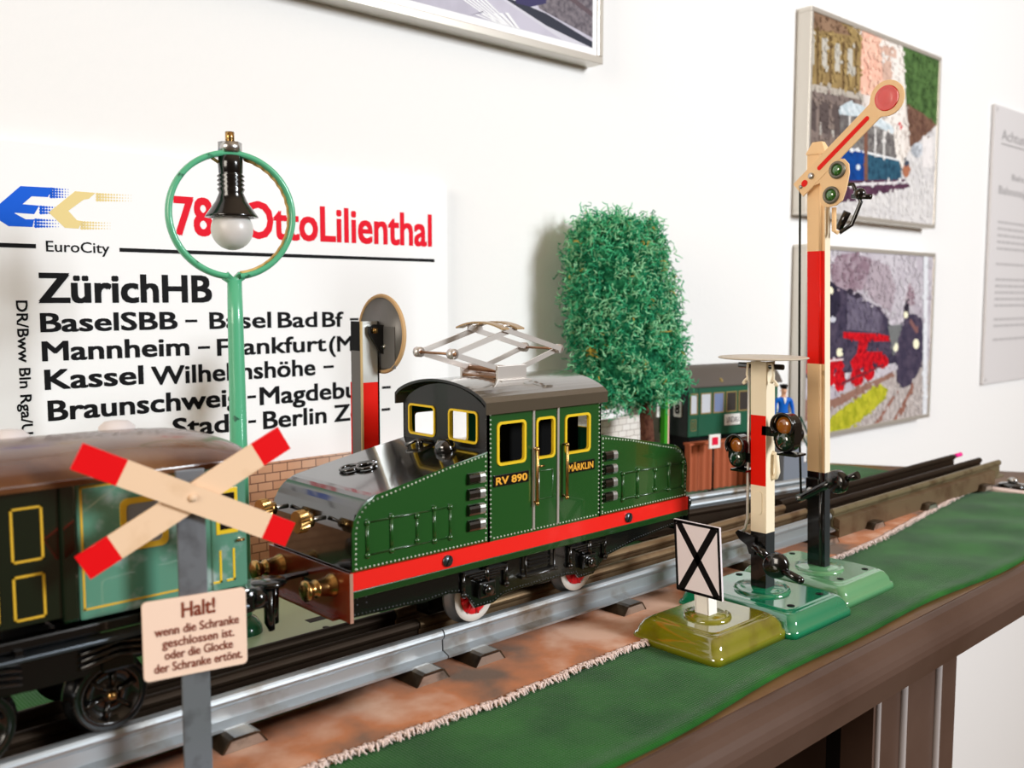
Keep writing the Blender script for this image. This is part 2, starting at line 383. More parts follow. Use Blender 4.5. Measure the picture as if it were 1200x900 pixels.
# ------------------------------------------------------------------ cloths on the top
ED = [(-0.44, 0.259), (0.0, 0.258), (0.08, 0.2572), (0.1638, 0.2573), (0.23, 0.2545), (0.3139, 0.2565), (0.40, 0.263), (0.48, 0.266), (0.55, 0.270), (0.62, 0.278), (0.70, 0.288), (0.7662, 0.2955), (0.786, 0.298)]
def edge(x):
    for (a, c), (d, e_) in zip(ED, ED[1:]):
        if x <= d: return c + (e_ - c) * (x - a) / (d - a)
    return ED[-1][1]
def cloth_edge_front(x): return 0.1965 + 0.0022 * math.sin(x * 17 + 1.0) + 0.0012 * math.sin(x * 43)
b = MB(); NX, NY = 220, 70; grid = []
for i in range(NX + 1):
    x = -0.44 + (0.776 + 0.44) * i / NX; row = []
    for j in range(NY + 1):
        t = j / NY; y0 = cloth_edge_front(x); y1 = 0.500
        y = y0 + (y1 - y0) * t ** 1.25
        xx = x + (0.03 * min(1, max(0, (y - 0.31) / 0.03)) if x > 0.70 else 0) * (x - 0.70) / 0.076 - (0.03 if False else 0)
        lim = 0.950 - 0.585 * (y - 0.19) - 0.012
        xx = min(xx, lim)
        z = 0.0010
        wave = max(0, min(1, (x - 0.42) / 0.2)) * max(0, min(1, (edge(x) - 0.004 - y) / 0.03))
        z += wave * (0.0008 + 0.0008 * math.sin(x * 95 + y * 60))
        if t < 0.055: z += 0.0014 * math.cos(t / 0.055 * PI / 2) - 0.0012 * (1 - t / 0.055) ** 3
        row.append(b.v((xx, y, z)))
    grid.append(row)
for i in range(NX):
    for j in range(NY): b.f([grid[i][j], grid[i + 1][j], grid[i + 1][j + 1], grid[i][j + 1]], CLOTHG, True)
for i in range(NX):
    a, c = grid[i][0], grid[i + 1][0]
    b.f([b.v((a.co.x, a.co.y + 0.0006, 0)), b.v((c.co.x, c.co.y + 0.0006, 0)), c, a], CLOTHG, True)
o = b.build('table_cloth', loc=(0.3, 0.35, 0)); tag(o, 'green felt cloth covering the sideboard top, with a hemmed front edge', 'tablecloth')
# brown ballast strip
b = MB(); NX = 420; prev = None
for i in range(NX + 1):
    x = -0.44 + (0.782 + 0.44) * i / NX
    y0 = edge(x) + 0.0009 * noise.noise(Vector((x * 160, 0, 0))) + 0.0016 * noise.noise(Vector((x * 45, 3, 0)))
    y1 = 0.298 if x < 0.19 else min(0.349, 0.298 + (x - 0.19) * 1.5)
    cur = [b.v((x, y0, 0.0026)), b.v((x, y0 + 0.002, 0.0032)), b.v((x, (y0 + y1) / 2, 0.0031)), b.v((x, y1, 0.0030)), b.v((x, y1, 0.0012)), b.v((x, y0, 0.0012))]
    if prev:
        for j in range(6): b.f([prev[j], cur[j], cur[(j + 1) % 6], prev[(j + 1) % 6]], CLOTHB, j < 3)
    prev = cur
# the strip turns the corner towards the front at its far end
b.box(0.777, 0.788, 0.205, 0.300, 0.0003, 0.0030, FRINGE)
ml = b.build('ballast_mat', loc=(0.3, 0.3, 0.0012)); tag(ml, 'brown ballast cloth strip under the track with a frayed pale edge', 'cloth')
b = MB()
for i in range(2600):
    x = -0.43 + 1.21 * i / 2600 + random.uniform(-.0004, .0004)
    y = edge(x) + 0.0016 * noise.noise(Vector((x * 45, 3, 0))) + random.uniform(-0.0030, -0.0008)
    a = random.uniform(-3.0, -0.1); L = random.uniform(0.0006, 0.0030)
    b.tube([(x, y + 0.0022, 0.0032), (x + 0.3 * L * math.cos(a), y + 0.0008, 0.0036), (x + L * math.cos(a), y + 0.0008 + L * math.sin(a) * 0.7, 0.0020)], [0.00045, 0.00042, 0.00025], FRINGE, 4)
o = b.build('frayed_edge', ml); o['label'] = 'pale frayed thread edge'

# ================================================================== TRACK
def rail_profile(y, ztop, zfoot):
    r = 0.0023
    return [(y - 0.0048, zfoot), (y + 0.0048, zfoot), (y + 0.0048, zfoot + 0.0010), (y + 0.0012, zfoot + 0.0022), (y + 0.0010, ztop - 0.0044)] + \
        arc(y, ztop - r, r, -40, 220, 12) + [(y - 0.0010, ztop - 0.0044), (y - 0.0012, zfoot + 0.0022), (y - 0.0048, zfoot + 0.0010)]
def sleeper(x0, x1, y0, y1, z0, z1, parent, lab=None, heading=None):
    b = MB(heading)
    p = [(x0, z0), (x0 + 0.0028, z1 - 0.0006), (x0 + 0.0045, z1), (x1 - 0.0045, z1), (x1 - 0.0028, z1 - 0.0006), (x1, z0)]
    p2 = [(x1 - 0.0008, z0), (x1 - 0.0034, z1 - 0.0011), (x0 + 0.0034, z1 - 0.0011), (x0 + 0.0008, z0)]
    b.py(p + p2, y0 + 0.0012, y1, SLEEP)
    b.py([(x0 + 0.0008, z0), (x0 + 0.0036, z1 - 0.0008), (x1 - 0.0036, z1 - 0.0008), (x1 - 0.0008, z0)], y0 + 0.0012, y0 + 0.0020, SLEEPE)
    return b.build('sleeper', parent)
ZS = 0.0032
def straight(name, x0, x1, ys, ztop, sl, label, m0, md, plinth=False):
    t = thing(name, ((x0 + x1) / 2, 0.3105, ZS), label, 'track', 'toy railway track pieces')
    for k, y in enumerate(ys):
        b = MB(); mm = m0 if k == 0 else md
        b.px(rail_profile(y, ztop, 0.0075), x0, x1, mm, smooth=False)
        if plinth and k == 0:
            b.px([(y - 0.0052, ZS), (y + 0.004, ZS), (y + 0.004, 0.0075), (y - 0.0014, ztop - 0.005), (y - 0.0052, ztop - 0.0062)], x0 + 0.001, x1 - 0.02, RAILB)
        b.build('rail', t)
    for s0 in sl: sleeper(s0, s0 + 0.0165, 0.2815, 0.3405, ZS, 0.0078, t)
    return t
YS = (0.2945, 0.3105, 0.3265)
straight('track_section', -0.30, 0.2350, YS, 0.0185, (-0.10, -0.02, 0.055, 0.135, 0.214), 'grey tinplate track section under the brown-roofed coach', RAILT, RAILD)
straight('track_section', 0.2357, 0.5440, YS, 0.0185, (0.2435, 0.335, 0.44, 0.520), 'bright tinplate track section under the green locomotive', RAILT, RAILO)
straight('track_section', 0.5455, 0.8150, (0.2935, 0.3085, 0.3300), 0.0205, (0.58, 0.66, 0.76), 'brown track section with a solid side, running to the shelf end', mat('rail_olive', (128, 116, 88), 0.4, metal=0.6, vary=((92, 72, 50), .5, .7), vscale=60), RAILD, True)
# diverging track
sd = thing('turnout_branch_track', (0.5262, 0.369, 0.0012), 'dark branch track curving in behind the locomotive toward the main line', 'track', 'toy railway track pieces')
hd = math.radians(-9.7)
SM = Matrix.Translation((0.5262, 0.369, 0)) @ Matrix.Rotation(hd, 4, 'Z')
for y, xa, xb_, mm in ((-0.0165, -0.10, 0.085, RAILD), (0, -0.10, 0.105, RAILT), (0.0165, -0.10, 0.110, RAILT)):
    b = MB(SM); b.px(rail_profile(y, 0.0185, 0.006), xa, xb_, mm); b.build('rail', sd)
for xx in (-0.07, 0.0, 0.055): sleeper(xx, xx + 0.015, -0.026, 0.026, 0.0012, 0.0062, sd, heading=SM)
# loose connecting pin with a pink sleeve at the far rail end
b = MB(); b.cyl((0.8150, 0.3300, 0.0185), (0.826, 0.3300, 0.0187), 0.0009, GUN, 8); b.cyl((0.820, 0.3300, 0.0186), (0.831, 0.3300, 0.0188), 0.0018, mat('pink_sleeve', (236, 40, 140), 0.4), 10)
o = b.build('track_pin', loc=(0.815, 0.33, 0.0185)); tag(o, 'track pin with a bright pink sleeve at the far rail end', 'pin')
b = MB(); b.lathe([(0, 0), (0.011, 0), (0.011, 0.0022), (0.009, 0.003), (0.0035, 0.0035), (0.003, 0.006), (0, 0.0065)], (0.812, 0.281, 0.0), (0, 0, 1), BLK, 16)
b.ball((0.812, 0.281, 0.0058), 0.0042, STEEL, sz=0.5)
o = b.build('cable_clip', loc=(0.812, 0.281, 0)); tag(o, 'small black clip with a shiny button at the rail end', 'clip')

# ================================================================== LOCOMOTIVE
YN, YF = 0.2842, 0.3408; YC = (YN + YF) / 2
X0, X1 = 0.1862, 0.3846; CX = (X0 + X1) / 2
lo = thing('locomotive', (CX, YC, 0.0185), 'green tinplate electric toy locomotive with red band and raised pantograph', 'locomotive')
SIL = mat('rivet_silver', (190, 200, 186), 0.3, metal=0.4)
CB0, CB1 = 0.2520, 0.3195
ZB, ZT = 0.0530, 0.0465
def hood(front, sgn):
    # side outline from the nose to the cab (x,z)
    n0 = front
    q = [(n0, ZB), (n0 + sgn * 0.0002, 0.0675)]
    for a in range(1, 9):
        an = PI * a / 16 * 0.9
        q.append((n0 + sgn * (0.0004 + 0.0125 * (1 - math.cos(an))), 0.0675 + 0.0128 * math.sin(an)))
    q += [(n0 + sgn * 0.022, 0.0822), (n0 + sgn * 0.045, 0.0865), (CB0 if sgn > 0 else CB1, 0.0902), (CB0 if sgn > 0 else CB1, ZB)]
    return q
bodies = {}
for nm, front, sgn in (('bonnet', X0 + 0.0006, 1), ('bonnet', X1 - 0.0006, -1)):
    q = hood(front, sgn); b = MB()
    n = len(q)
    b.py(q, YN, YF, LBLACK, LGREEN, bev=0.0009)
    # rivet rows: along the edge of both sides
    for yy, ax in ((YN - 0.00002, (0, -1, 0)), (YF + 0.00002, (0, 1, 0))):
        ins = [(q[0][0] + sgn * 0.0016, ZB + 0.0012)]
        c0 = Vector((n0 := front + sgn * 0.02, 0.065))
        for k in range(1, n - 2):
            d = (Vector((q[k][0], q[k][1])) - Vector((front + sgn * 0.016, 0.064))); ln = d.length
            p = Vector((q[k][0], q[k][1])) - d * (0.0017 / ln); ins.append((p.x, p.y))
        ins.append((q[-2][0] - sgn * 0.0014, q[-2][1] - 0.0017))
        for (xa, za), (xb2, zb2) in zip(ins, ins[1:]): b.rivets((xa, yy, za), (xb2, yy, zb2), 0.0019, 0.00048, SIL, ax)
        xe = q[-1][0] - sgn * 0.0014
        b.rivets((front + sgn * 0.002, yy, ZB + 0.0011), (xe, yy, ZB + 0.0011), 0.0019, 0.00046, SIL, ax)
        b.rivets((xe, yy, ZB + 0.002), (xe, yy, 0.088), 0.0019, 0.00046, SIL, ax)
        # embossed tool rails
        xs = [front + sgn * v for v in (0.0066, 0.0173, 0.0291, 0.0374, 0.0452)] if sgn > 0 else [front + sgn * v for v in (0.0493, 0.0386, 0.0255, 0.0149, 0.0035)]
        lo_, hi_ = 0.0585, 0.0705
        yo = yy + ax[1] * 0.0001
        for k, xx in enumerate(xs):
            h0, h1 = (lo_ + 0.0015, hi_ - 0.001) if k == 2 else (lo_, hi_ + (0.0006 if k in (1, 3) else 0))
            b.tube([(xx, yo, h0), (xx, yo, h1)], 0.0008 if k in (0, 1, 3) else 0.0006, LGREEN, 6)
            b.ball((xx, yo, h1), 0.0013, LGREEN, n=8, k=5); b.ball((xx, yo, h0), 0.0013, LGREEN, n=8, k=5)
        for zz in (lo_, hi_): b.tube([(xs[0], yo, zz), (xs[-1], yo, zz)], 0.0004, LGREEN2, 5)
        # louvres by the cab
    o = b.build('bonnet', lo)
    lx = (0.2408, 0.2490) if sgn > 0 else (0.3214, 0.3292)
    for k in range(4):
        for yy, s2 in ((YN, -1), (YF, 1)):
            z0 = 0.0590 + k * 0.00625; bb = MB()
            pr = [(yy, z0), (yy, z0 + 0.0046), (yy + s2 * .0008, z0 + 0.0045), (yy + s2 * .0015, z0 + 0.0040), (yy + s2 * .0018, z0 + 0.0030), (yy + s2 * .0018, z0 + 0.0012), (yy + s2 * .0014, z0 + 0.0004)]
            bb.px(pr, lx[0], lx[1], LBLACK, smooth=False)
            pr2 = [(p + (s2 * .00012 if abs(p - yy) > 1e-6 else 0), q) for p, q in pr]; bb.px(pr2, lx[1] - 0.0027, lx[1] + 0.0001, mat('louvre_highlight', (190, 190, 186), 0.25, metal=.8))  # silver strip paints in the highlight at one end of the louvre
            bb.build('louvre', o)
    if sgn > 0:
        # raised monogram and dome on the bonnet top
        def topz(x): return 0.0822 + (x - front - 0.022) * 0.19
        bb = MB()
        for cx, cy, rr in ((0.211, 0.322, 0.0036), (0.2155, 0.317, 0.0036)):
            bb.tube([(cx + rr * math.cos(2 * PI * i / 16), cy + rr * math.sin(2 * PI * i / 16), topz(cx + rr * math.cos(2 * PI * i / 16)) + 0.0008) for i in range(16)], 0.0007, LBLACK, 6, True)
        bb.tube([(0.213, 0.3245, topz(.213) + .0008), (0.221, 0.317, topz(.221) + .0008)], 0.0007, LBLACK, 6)
        bb.tube([(0.2165, 0.3235, topz(.2165) + .0008), (0.2215, 0.3195, topz(.2215) + .0008)], 0.0006, LBLACK, 6)
        bb.build('monogram', o)
        bb = MB(); bb.lathe([(0, 0), (0.0046, 0), (0.0044, 0.0025), (0.0030, 0.0046), (0, 0.0052)], (0.2455, 0.3035, 0.0885), (0, 0, 1), LBLACK, 16); bb.build('whistle_dome', o)
        bb = MB(); bb.cyl((0.246, 0.3215, 0.0885), (0.246, 0.3215, 0.0915), 0.0016, LBLACK, 10); bb.tube([(0.240, 0.3235, 0.0895), (0.246, 0.3215, 0.0915), (0.2505, 0.3170, 0.0905)], 0.0008, LBLACK, 6); bb.build('catch', o)
        for yy in (0.3014, 0.3285):
            bb = MB(); z = 0.0706
            bb.cyl((front, yy, z), (front - 0.0095, yy, z), 0.0009, STEEL, 8)
            n = 40
            A = [bb.v((front - 0.0088, yy + (0.0042 - (0.00035 if i % 2 else 0)) * math.cos(2 * PI * i / n), z + (0.0042 - (0.00035 if i % 2 else 0)) * math.sin(2 * PI * i / n))) for i in range(n)]
            B = [bb.v((front - 0.0122, yy + (0.0042 - (0.00035 if i % 2 else 0)) * math.cos(2 * PI * i / n + .12), z + (0.0042 - (0.00035 if i % 2 else 0)) * math.sin(2 * PI * i / n + .12))) for i in range(n)]
            for i in range(n): bb.f([A[i], A[(i + 1) % n], B[(i + 1) % n], B[i]], BRASS)
            bb.f(A, BRASS); bb.f(B[::-1], BRASS)
            bb.cyl((front - 0.0088, yy, z), (front - 0.0060, yy, z), 0.0027, BRASS, 14)
            bb.build('terminal_screw', lo)
# cab
cb = MB()
EZ = 0.1055
wins = [(0.2572, 0.2722, 0.0840, 0.1008), (0.2792, 0.2894, 0.0842, 0.1008), (0.2967, 0.3117, 0.0843, 0.1005)]
for yo, yi in ((YN, YN + 0.0009), (YF, YF - 0.0009)):
    cb.plate(lambda u, v, t: (u, t, v), (CB0, CB1), (ZB, EZ), wins, yo, yi, LGREEN, LINT)
fw = [(0.2908, 0.3085, 0.0925, 0.1050), (0.3185, 0.3362, 0.0925, 0.1050)]
for xo, xi in ((CB0, CB0 + 0.0009), (CB1, CB1 - 0.0009)):
    cb.plate(lambda u, v, t: (t, u, v), (YN, YF), (ZB, EZ), fw, xo, xi, CABB, LINT)
    archp = [(YN, EZ)] + [(YN + (YF - YN) * i / 14, EZ + 0.0100 * (1 - (2 * i / 14 - 1) ** 2) ** 0.8) for i in range(1, 14)] + [(YF, EZ)]
    cb.px(archp, min(xo, xi), max(xo, xi), CABB)
cb.box(CB0 + 0.0009, CB1 - 0.0009, YN + 0.0009, YF - 0.0009, 0.070, 0.0705, LINT)
for xx in (CB0 + 0.0012, CB1 - 0.0012):
    for yy, ax in ((YN, (0, -1, 0)), (YF, (0, 1, 0))): cb.rivets((xx, yy, 0.055), (xx, yy, 0.1045), 0.0019, 0.00046, SIL, ax)
for yy, ax in ((YN, (0, -1, 0)), (YF, (0, 1, 0))): cb.rivets((CB0 + 0.003, yy, ZB + 0.0011), (CB1 - 0.003, yy, ZB + 0.0011), 0.0019, 0.00046, SIL, ax)
for yy in (YN + 0.0012, YF - 0.0012): cb.rivets((CB0, yy, 0.0915), (CB0, yy, 0.1045), 0.0019, 0.00034, LBLACK, (-1, 0, 0))
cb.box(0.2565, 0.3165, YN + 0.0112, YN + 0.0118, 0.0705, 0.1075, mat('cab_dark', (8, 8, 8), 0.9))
cb.box(0.2565, 0.3165, YN + 0.01181, YN + 0.0121, 0.0705, 0.1075, LINT)
cab = cb.build('cab', lo)
def wframe(fn, u0, u1, v0, v1, m, w, parent, name='window_frame', r=0.0021, dep=0.0005):
    b = MB(); O = rrect(u0 - w * .55, u1 + w * .55, v0 - w * .55, v1 + w * .55, r); I = rrect(u0 + w * .45, u1 - w * .45, v0 + w * .45, v1 - w * .45, r * 0.7)
    n = len(O)
    o0 = [b.v(fn(p, q, 0)) for p, q in O]; o1 = [b.v(fn(p, q, dep)) for p, q in O]; i1 = [b.v(fn(p, q, dep)) for p, q in I]; i0 = [b.v(fn(p, q, -0.0010)) for p, q in I]
    for k in range(n):
        j = (k + 1) % n
        b.f([o0[k], o0[j], o1[j], o1[k]], m); b.f([o1[k], o1[j], i1[j], i1[k]], m); b.f([i1[k], i1[j], i0[j], i0[k]], m)
    return b.build(name, parent)
for w_ in wins:
    wframe(lambda p, q, t: (p, YN - t, q), *w_, YEL, 0.0011, cab); wframe(lambda p, q, t: (p, YF + t, q), *w_, YEL, 0.0011, cab)
for w_ in fw:
    wframe(lambda p, q, t: (CB0 - t, p, q), *w_, YEL, 0.0009, cab); wframe(lambda p, q, t: (CB1 + t, p, q), *w_, YEL, 0.0009, cab)
# doors: bright beading, panel, handrails
for yy, s2 in ((YN, -1), (YF, 1)):
    b = MB()
    for xx in (0.2772, 0.2918): b.box(xx - 0.0006, xx + 0.0006, min(yy, yy + s2 * .0006), max(yy, yy + s2 * .0006), 0.0542, 0.1050, NICKEL, 0.0002)
    b.tube([(0.2805, yy + s2 * .0001, 0.0805), (0.2835, yy + s2 * .0001, 0.0805)], 0.0005, BRASS, 6)
    loop = [(0.2800, 0.0665), (0.2888, 0.0665), (0.2888, 0.0785), (0.2800, 0.0785)]
    b.tube([(p, yy, q) for p, q in loop], 0.0004, LGREEN, 6, True); b.tube([(0.2802, yy - 0.0001, 0.067), (0.2802, yy - 0.0001, 0.078)], 0.0005, NICKEL, 6)
    b.build('door_beading', cab)
    for xx in (0.2775, 0.2955):
        b = MB(); yo = yy + s2 * 0.0022
        b.tube([(xx, yy, 0.0885), (xx, yo, 0.0885), (xx, yo, 0.0660), (xx, yy, 0.0660)], 0.0007, BRASS, 8)
        b.ball((xx, yo, 0.0885), 0.0010, BRASS, n=8, k=6); b.ball((xx, yo, 0.0655), 0.0010, BRASS, n=8, k=6)
        b.build('handrail', cab)
    for s_, x_a, x_b, za in (('RV 890', 0.2545, 0.2742, 0.0750), ('MÄRKLIN', 0.2968, 0.3150, 0.0752)):
        b = MB(); b.box(x_a, x_b, min(yy, yy + s2 * .0005), max(yy, yy + s2 * .0005), za, za + 0.0048, BLK, 0.0002)
        if s2 < 0: b.text(s_, (x_a + 0.0012, yy - 0.00052, za + 0.0009), (1, 0, 0), (0, 0, 1), x_b - x_a - 0.0024, 0.0029, GOLD, 0.02)
        else: b.text(s_, (x_b - 0.0012, yy + 0.00052, za + 0.0009), (-1, 0, 0), (0, 0, 1), x_b - x_a - 0.0024, 0.0029, GOLD, 0.02)
        o = b.build('name_plate' if 'M' in s_ else 'number_plate', cab)
# roof
b = MB(); RX0, RX1 = 0.2490, 0.3215; ry0, ry1 = YN - 0.0022, YF + 0.0022
def roofz(t): return 0.1098 + 0.0078 * (1 - (2 * t - 1) ** 2) ** 0.75
N = 24; outer = [(ry0 + (ry1 - ry0) * i / N, roofz(i / N)) for i in range(N + 1)]
prof = [(ry0, 0.1050)] + outer + [(ry1, 0.1050), (ry1 - 0.0008, 0.1050)] + [(ry0 + 0.0008 + (ry1 - ry0 - 0.0016) * i / N, roofz(i / N) - 0.0011) for i in range(N, -1, -1)] + [(ry0 + 0.0008, 0.1050)]
b.px(prof, RX0, RX1, LROOF, CABB)
rf = b.build('roof', lo)
# pantograph
pb = MB()
for yy in (YC - 0.0118, YC + 0.0118):
    pb.box(0.2715, 0.2885, yy - 0.0006, yy + 0.0006, 0.1135, 0.1225, NICKEL, 0.0002)
    pb.box(0.2715, 0.2885, yy - 0.0036, yy + 0.0006, 0.1158, 0.1166, NICKEL)
pb.box(0.2722, 0.2878, YC - 0.0118, YC + 0.0118, 0.1172, 0.1180, mat('copper_dull', (150, 112, 84), 0.4, metal=0.7))
pb.tube([(0.276, YC - 0.0118, 0.1205), (0.276, YC + 0.0118, 0.1205)], 0.0013, mat('copper_dull', (0, 0, 0)), 8); pb.tube([(0.284, YC - 0.0118, 0.1205), (0.284, YC + 0.0118, 0.1205)], 0.0013, MATS['copper_dull'], 8)
pant = pb.build('pantograph', lo)
def bar(b, p, q, w, th, m):
    p = Vector(p); q = Vector(q); d = (q - p).normalized(); n_ = Vector((0, 1, 0)); u = d.cross(n_).normalized()
    c = [p + u * w, p - u * w, q - u * w, q + u * w]
    A = [b.v(x + n_ * th) for x in c]; B = [b.v(x - n_ * th) for x in c]
    b.f(A, m); b.f(B[::-1], m)
    for i in range(4): b.f([A[i], A[(i + 1) % 4], B[(i + 1) % 4], B[i]], m)
ZK, ZTOP = 0.1285, 0.1384
for yy in (YC - 0.0112, YC + 0.0112):
    b = MB()
    kL, kR = (0.2475, yy, ZK), (0.3092, yy, ZK)
    bar(b, (0.276, yy, 0.1205), kL, 0.0011, 0.0004, NICKEL); bar(b, (0.284, yy, 0.1205), kR, 0.0011, 0.0004, NICKEL)
    yo = yy - 0.001
    bar(b, (kL[0], yo, ZK), (0.2825, yo, ZTOP), 0.0011, 0.0004, NICKEL); bar(b, (kR[0], yo - 0.001, ZK), (0.2735, yo - 0.001, ZTOP), 0.0011, 0.0004, NICKEL)
    for k in (kL, kR):
        b.cyl((k[0], yy - 0.0017, ZK), (k[0], yy + 0.0010, ZK), 0.0022, NICKEL, 14); b.cyl((k[0], yy - 0.0022, ZK), (k[0], yy - 0.0016, ZK), 0.0009, MATS['copper_dull'], 8)
    b.build('scissor_arm', pant)
for xx in (0.2475, 0.3092):
    b = MB(); b.tube([(xx, YC - 0.0112, ZK), (xx, YC + 0.0112, ZK)], 0.0006, MATS['copper_dull'], 6); b.build('cross_rod', pant)
b = MB()
for xx in (0.2735, 0.2825):
    N = 14; pts = [(YC - 0.0150 + 0.030 * i / N, ZTOP + 0.0002 + 0.0026 * (1 - (2 * i / N - 1) ** 2)) for i in range(N + 1)]
    low = [(y, z - 0.0007) for y, z in pts][::-1]
    b.px(pts + low, xx - 0.0022, xx + 0.0022, mat('bow_tan', (176, 146, 108), 0.35, metal=0.6))
b.tube([(0.2735, YC - 0.010, ZTOP + .001), (0.2825, YC - 0.010, ZTOP + .001)], 0.0007, NICKEL, 6); b.tube([(0.2735, YC + 0.010, ZTOP + .001), (0.2825, YC + 0.010, ZTOP + .001)], 0.0007, NICKEL, 6)
b.build('contact_bow', pant)
# red band, skirt
for yy, s2 in ((YN, -1), (YF, 1)):
    b = MB(); b.box(X0 + 0.0004, X1 - 0.0004, min(yy - s2 * .001, yy + s2 * .0005), max(yy - s2 * .001, yy + s2 * .0005), ZT, ZB, LRED); ob = b.build('red_band', lo)
    ob['label'] = 'red waist band'
    b = MB(); b.box(X0 + 0.0004, X1 - 0.0004, min(yy - s2 * .001, yy + s2 * .0007), max(yy - s2 * .001, yy + s2 * .0007), 0.0437, ZT, LGREEN2, 0.0003); b.build('skirt', lo)
    for xx in (0.2301, 0.3384):
        b = MB(); b.cyl((xx, yy, 0.0496), (xx, yy + s2 * 0.0013, 0.0496), 0.0023, GUN, 18)
        Mx = Matrix.Translation((xx, yy + s2 * 0.0013, 0.0496)) @ Matrix.Rotation(0.5, 4, 'Y'); b.M = Mx
        b.box(-0.0003, 0.0003, -0.0001, 0.0001, -0.0022, 0.0022, BLKM); b.build('screw', lo)
b = MB(); b.box(X0 + 0.001, X1 - 0.001, YN + 0.0012, YF - 0.0012, 0.0440, ZB, LBLACK); b.build('footplate', lo)
# buffer beams
for xb, s3, mm in ((X0, -1, OXIDE), (X1, 1, BLK)):
    b = MB()
    xa, xc = sorted((xb, xb + s3 * 0.0009))
    b.plate(lambda u, v, t: (t, u, v), (YN - 0.0006, YF + 0.0006), (0.0350, 0.0530), [(0.3085, 0.3165, 0.0425, 0.0455)], xb + s3 * .0009, xb, mm)
    b.box(min(xb, xb + s3 * 0.004), max(xb, xb + s3 * 0.004), YN + 0.006, YF - 0.006, 0.0350, 0.0358, mm)
    if s3 < 0:
        b.box(xb - 0.00095, xb + 0.0004, YN - 0.0009, YN - 0.0006, 0.0350, 0.0532, mat('pale_edge', (170, 130, 112), 0.4))  # pale strip along the near edge of the beam
    bm_ = b.build('buffer_beam', lo)
    for yy in (0.2948, 0.3318):
        b = MB(); z = 0.0468
        b.lathe([(0.0044, 0), (0.0044, 0.0006), (0.0041, 0.0012), (0.0029, 0.0062), (0.0034, 0.0066), (0.0034, 0.0074), (0.0026, 0.0078), (0.0026, 0.0096), (0.0036, 0.0102), (0.0039, 0.0112), (0.0036, 0.0120), (0.0014, 0.0124), (0, 0.0124)], (xb + s3 * 0.0009, yy, z), (s3, 0, 0), BRASS if s3 < 0 else BLK, 22)
        b.build('buffer', bm_)
# running gear
zb_pts = [(X0 + 0.001, 0.0445), (X0 + 0.001, 0.0358), (0.2232, 0.0345), (0.2330, 0.0352), (0.2400, 0.0340), (0.2440, 0.0300), (0.2465, 0.0264), (0.2565, 0.0264), (0.2620, 0.0288), (0.2700, 0.0292), (0.3000, 0.0292), (0.3060, 0.0285), (0.3080, 0.0264), (0.3175, 0.0264), (0.3215, 0.0300), (0.3260, 0.0330), (0.3480, 0.0368), (X1 - 0.001, 0.0400), (X1 - 0.001, 0.0445)]
for yy, s2 in ((YN + 0.0022, -1), (YF - 0.0022, 1)):
    b = MB(); b.py(zb_pts, yy, yy - s2 * 0.0012, BLK)
    ax = (0, s2, 0)
    for (xa, za), (xc, zc) in zip(zb_pts[1:-2], zb_pts[2:-1]): b.rivets((xa, yy, za + 0.0010), (xc, yy, zc + 0.0010), 0.0017, 0.00036, GUN, ax)
    for xx in (0.2512, 0.3126):
        b.box(xx - 0.0045, xx + 0.0045, min(yy, yy + s2 * 0.0028), max(yy, yy + s2 * 0.0028), 0.0305, 0.0372, BLK, 0.0008)
        b.cyl((xx, yy + s2 * 0.0028, 0.0335), (xx, yy + s2 * 0.0042, 0.0335), 0.0022, BLK, 12)
        for k in range(4): b.box(xx - 0.0115 + k * 0.0022, xx + 0.0115 - k * 0.0022, min(yy, yy + s2 * 0.0022), max(yy, yy + s2 * 0.0022), 0.0412 - k * 0.0011, 0.0420 - k * 0.0011, BLK, 0.0002)
        for dx in (-0.0115, 0.0115):
            b.tube([(xx + dx, yy + s2 * 0.0012, 0.0425), (xx + dx, yy + s2 * 0.0012, 0.0330)], 0.0007, BLK, 6); b.ball((xx + dx, yy + s2 * 0.0012, 0.0335), 0.0014, BLK, n=8, k=6)
        b.tube([(xx, yy + s2 * 0.002, 0.043), (xx, yy + s2 * 0.002, 0.037)], 0.0012, BLK, 6)
    b.box(0.271, 0.293, min(yy, yy + s2 * .0018), max(yy, yy + s2 * .0018), 0.0335, 0.0352, BLK, 0.0004)
    b.tube([(0.2735, yy + s2 * .0015, 0.0435), (0.2735, yy + s2 * .0015, 0.034), (0.2905, yy + s2 * .0015, 0.034), (0.2905, yy + s2 * .0015, 0.0435)], 0.0006, BLK, 6)
    for k in range(3): b.box(0.276, 0.288, min(yy, yy + s2 * .0012), max(yy, yy + s2 * .0012), 0.0372 + k * .0016, 0.0378 + k * .0016, BLK)
    b.rivets((X0 + 0.004, yy, 0.0402), (X0 + 0.004, yy, 0.0425), 0.0022, 0.0004, GUN, ax); b.rivets((X0 + 0.008, yy, 0.0402), (X0 + 0.008, yy, 0.0425), 0.0022, 0.0004, GUN, ax)
    b.build('side_frame', lo)
b = MB(); b.box(0.236, 0.330, YC - 0.0118, YC + 0.0118, 0.0290, 0.0445, BLK, 0.001); b.box(0.24, 0.26, YC - 0.004, YC + 0.004, 0.0195, 0.029, BLK); b.box(0.30, 0.32, YC - 0.004, YC + 0.004, 0.0195, 0.029, BLK); b.build('motor_block', lo)
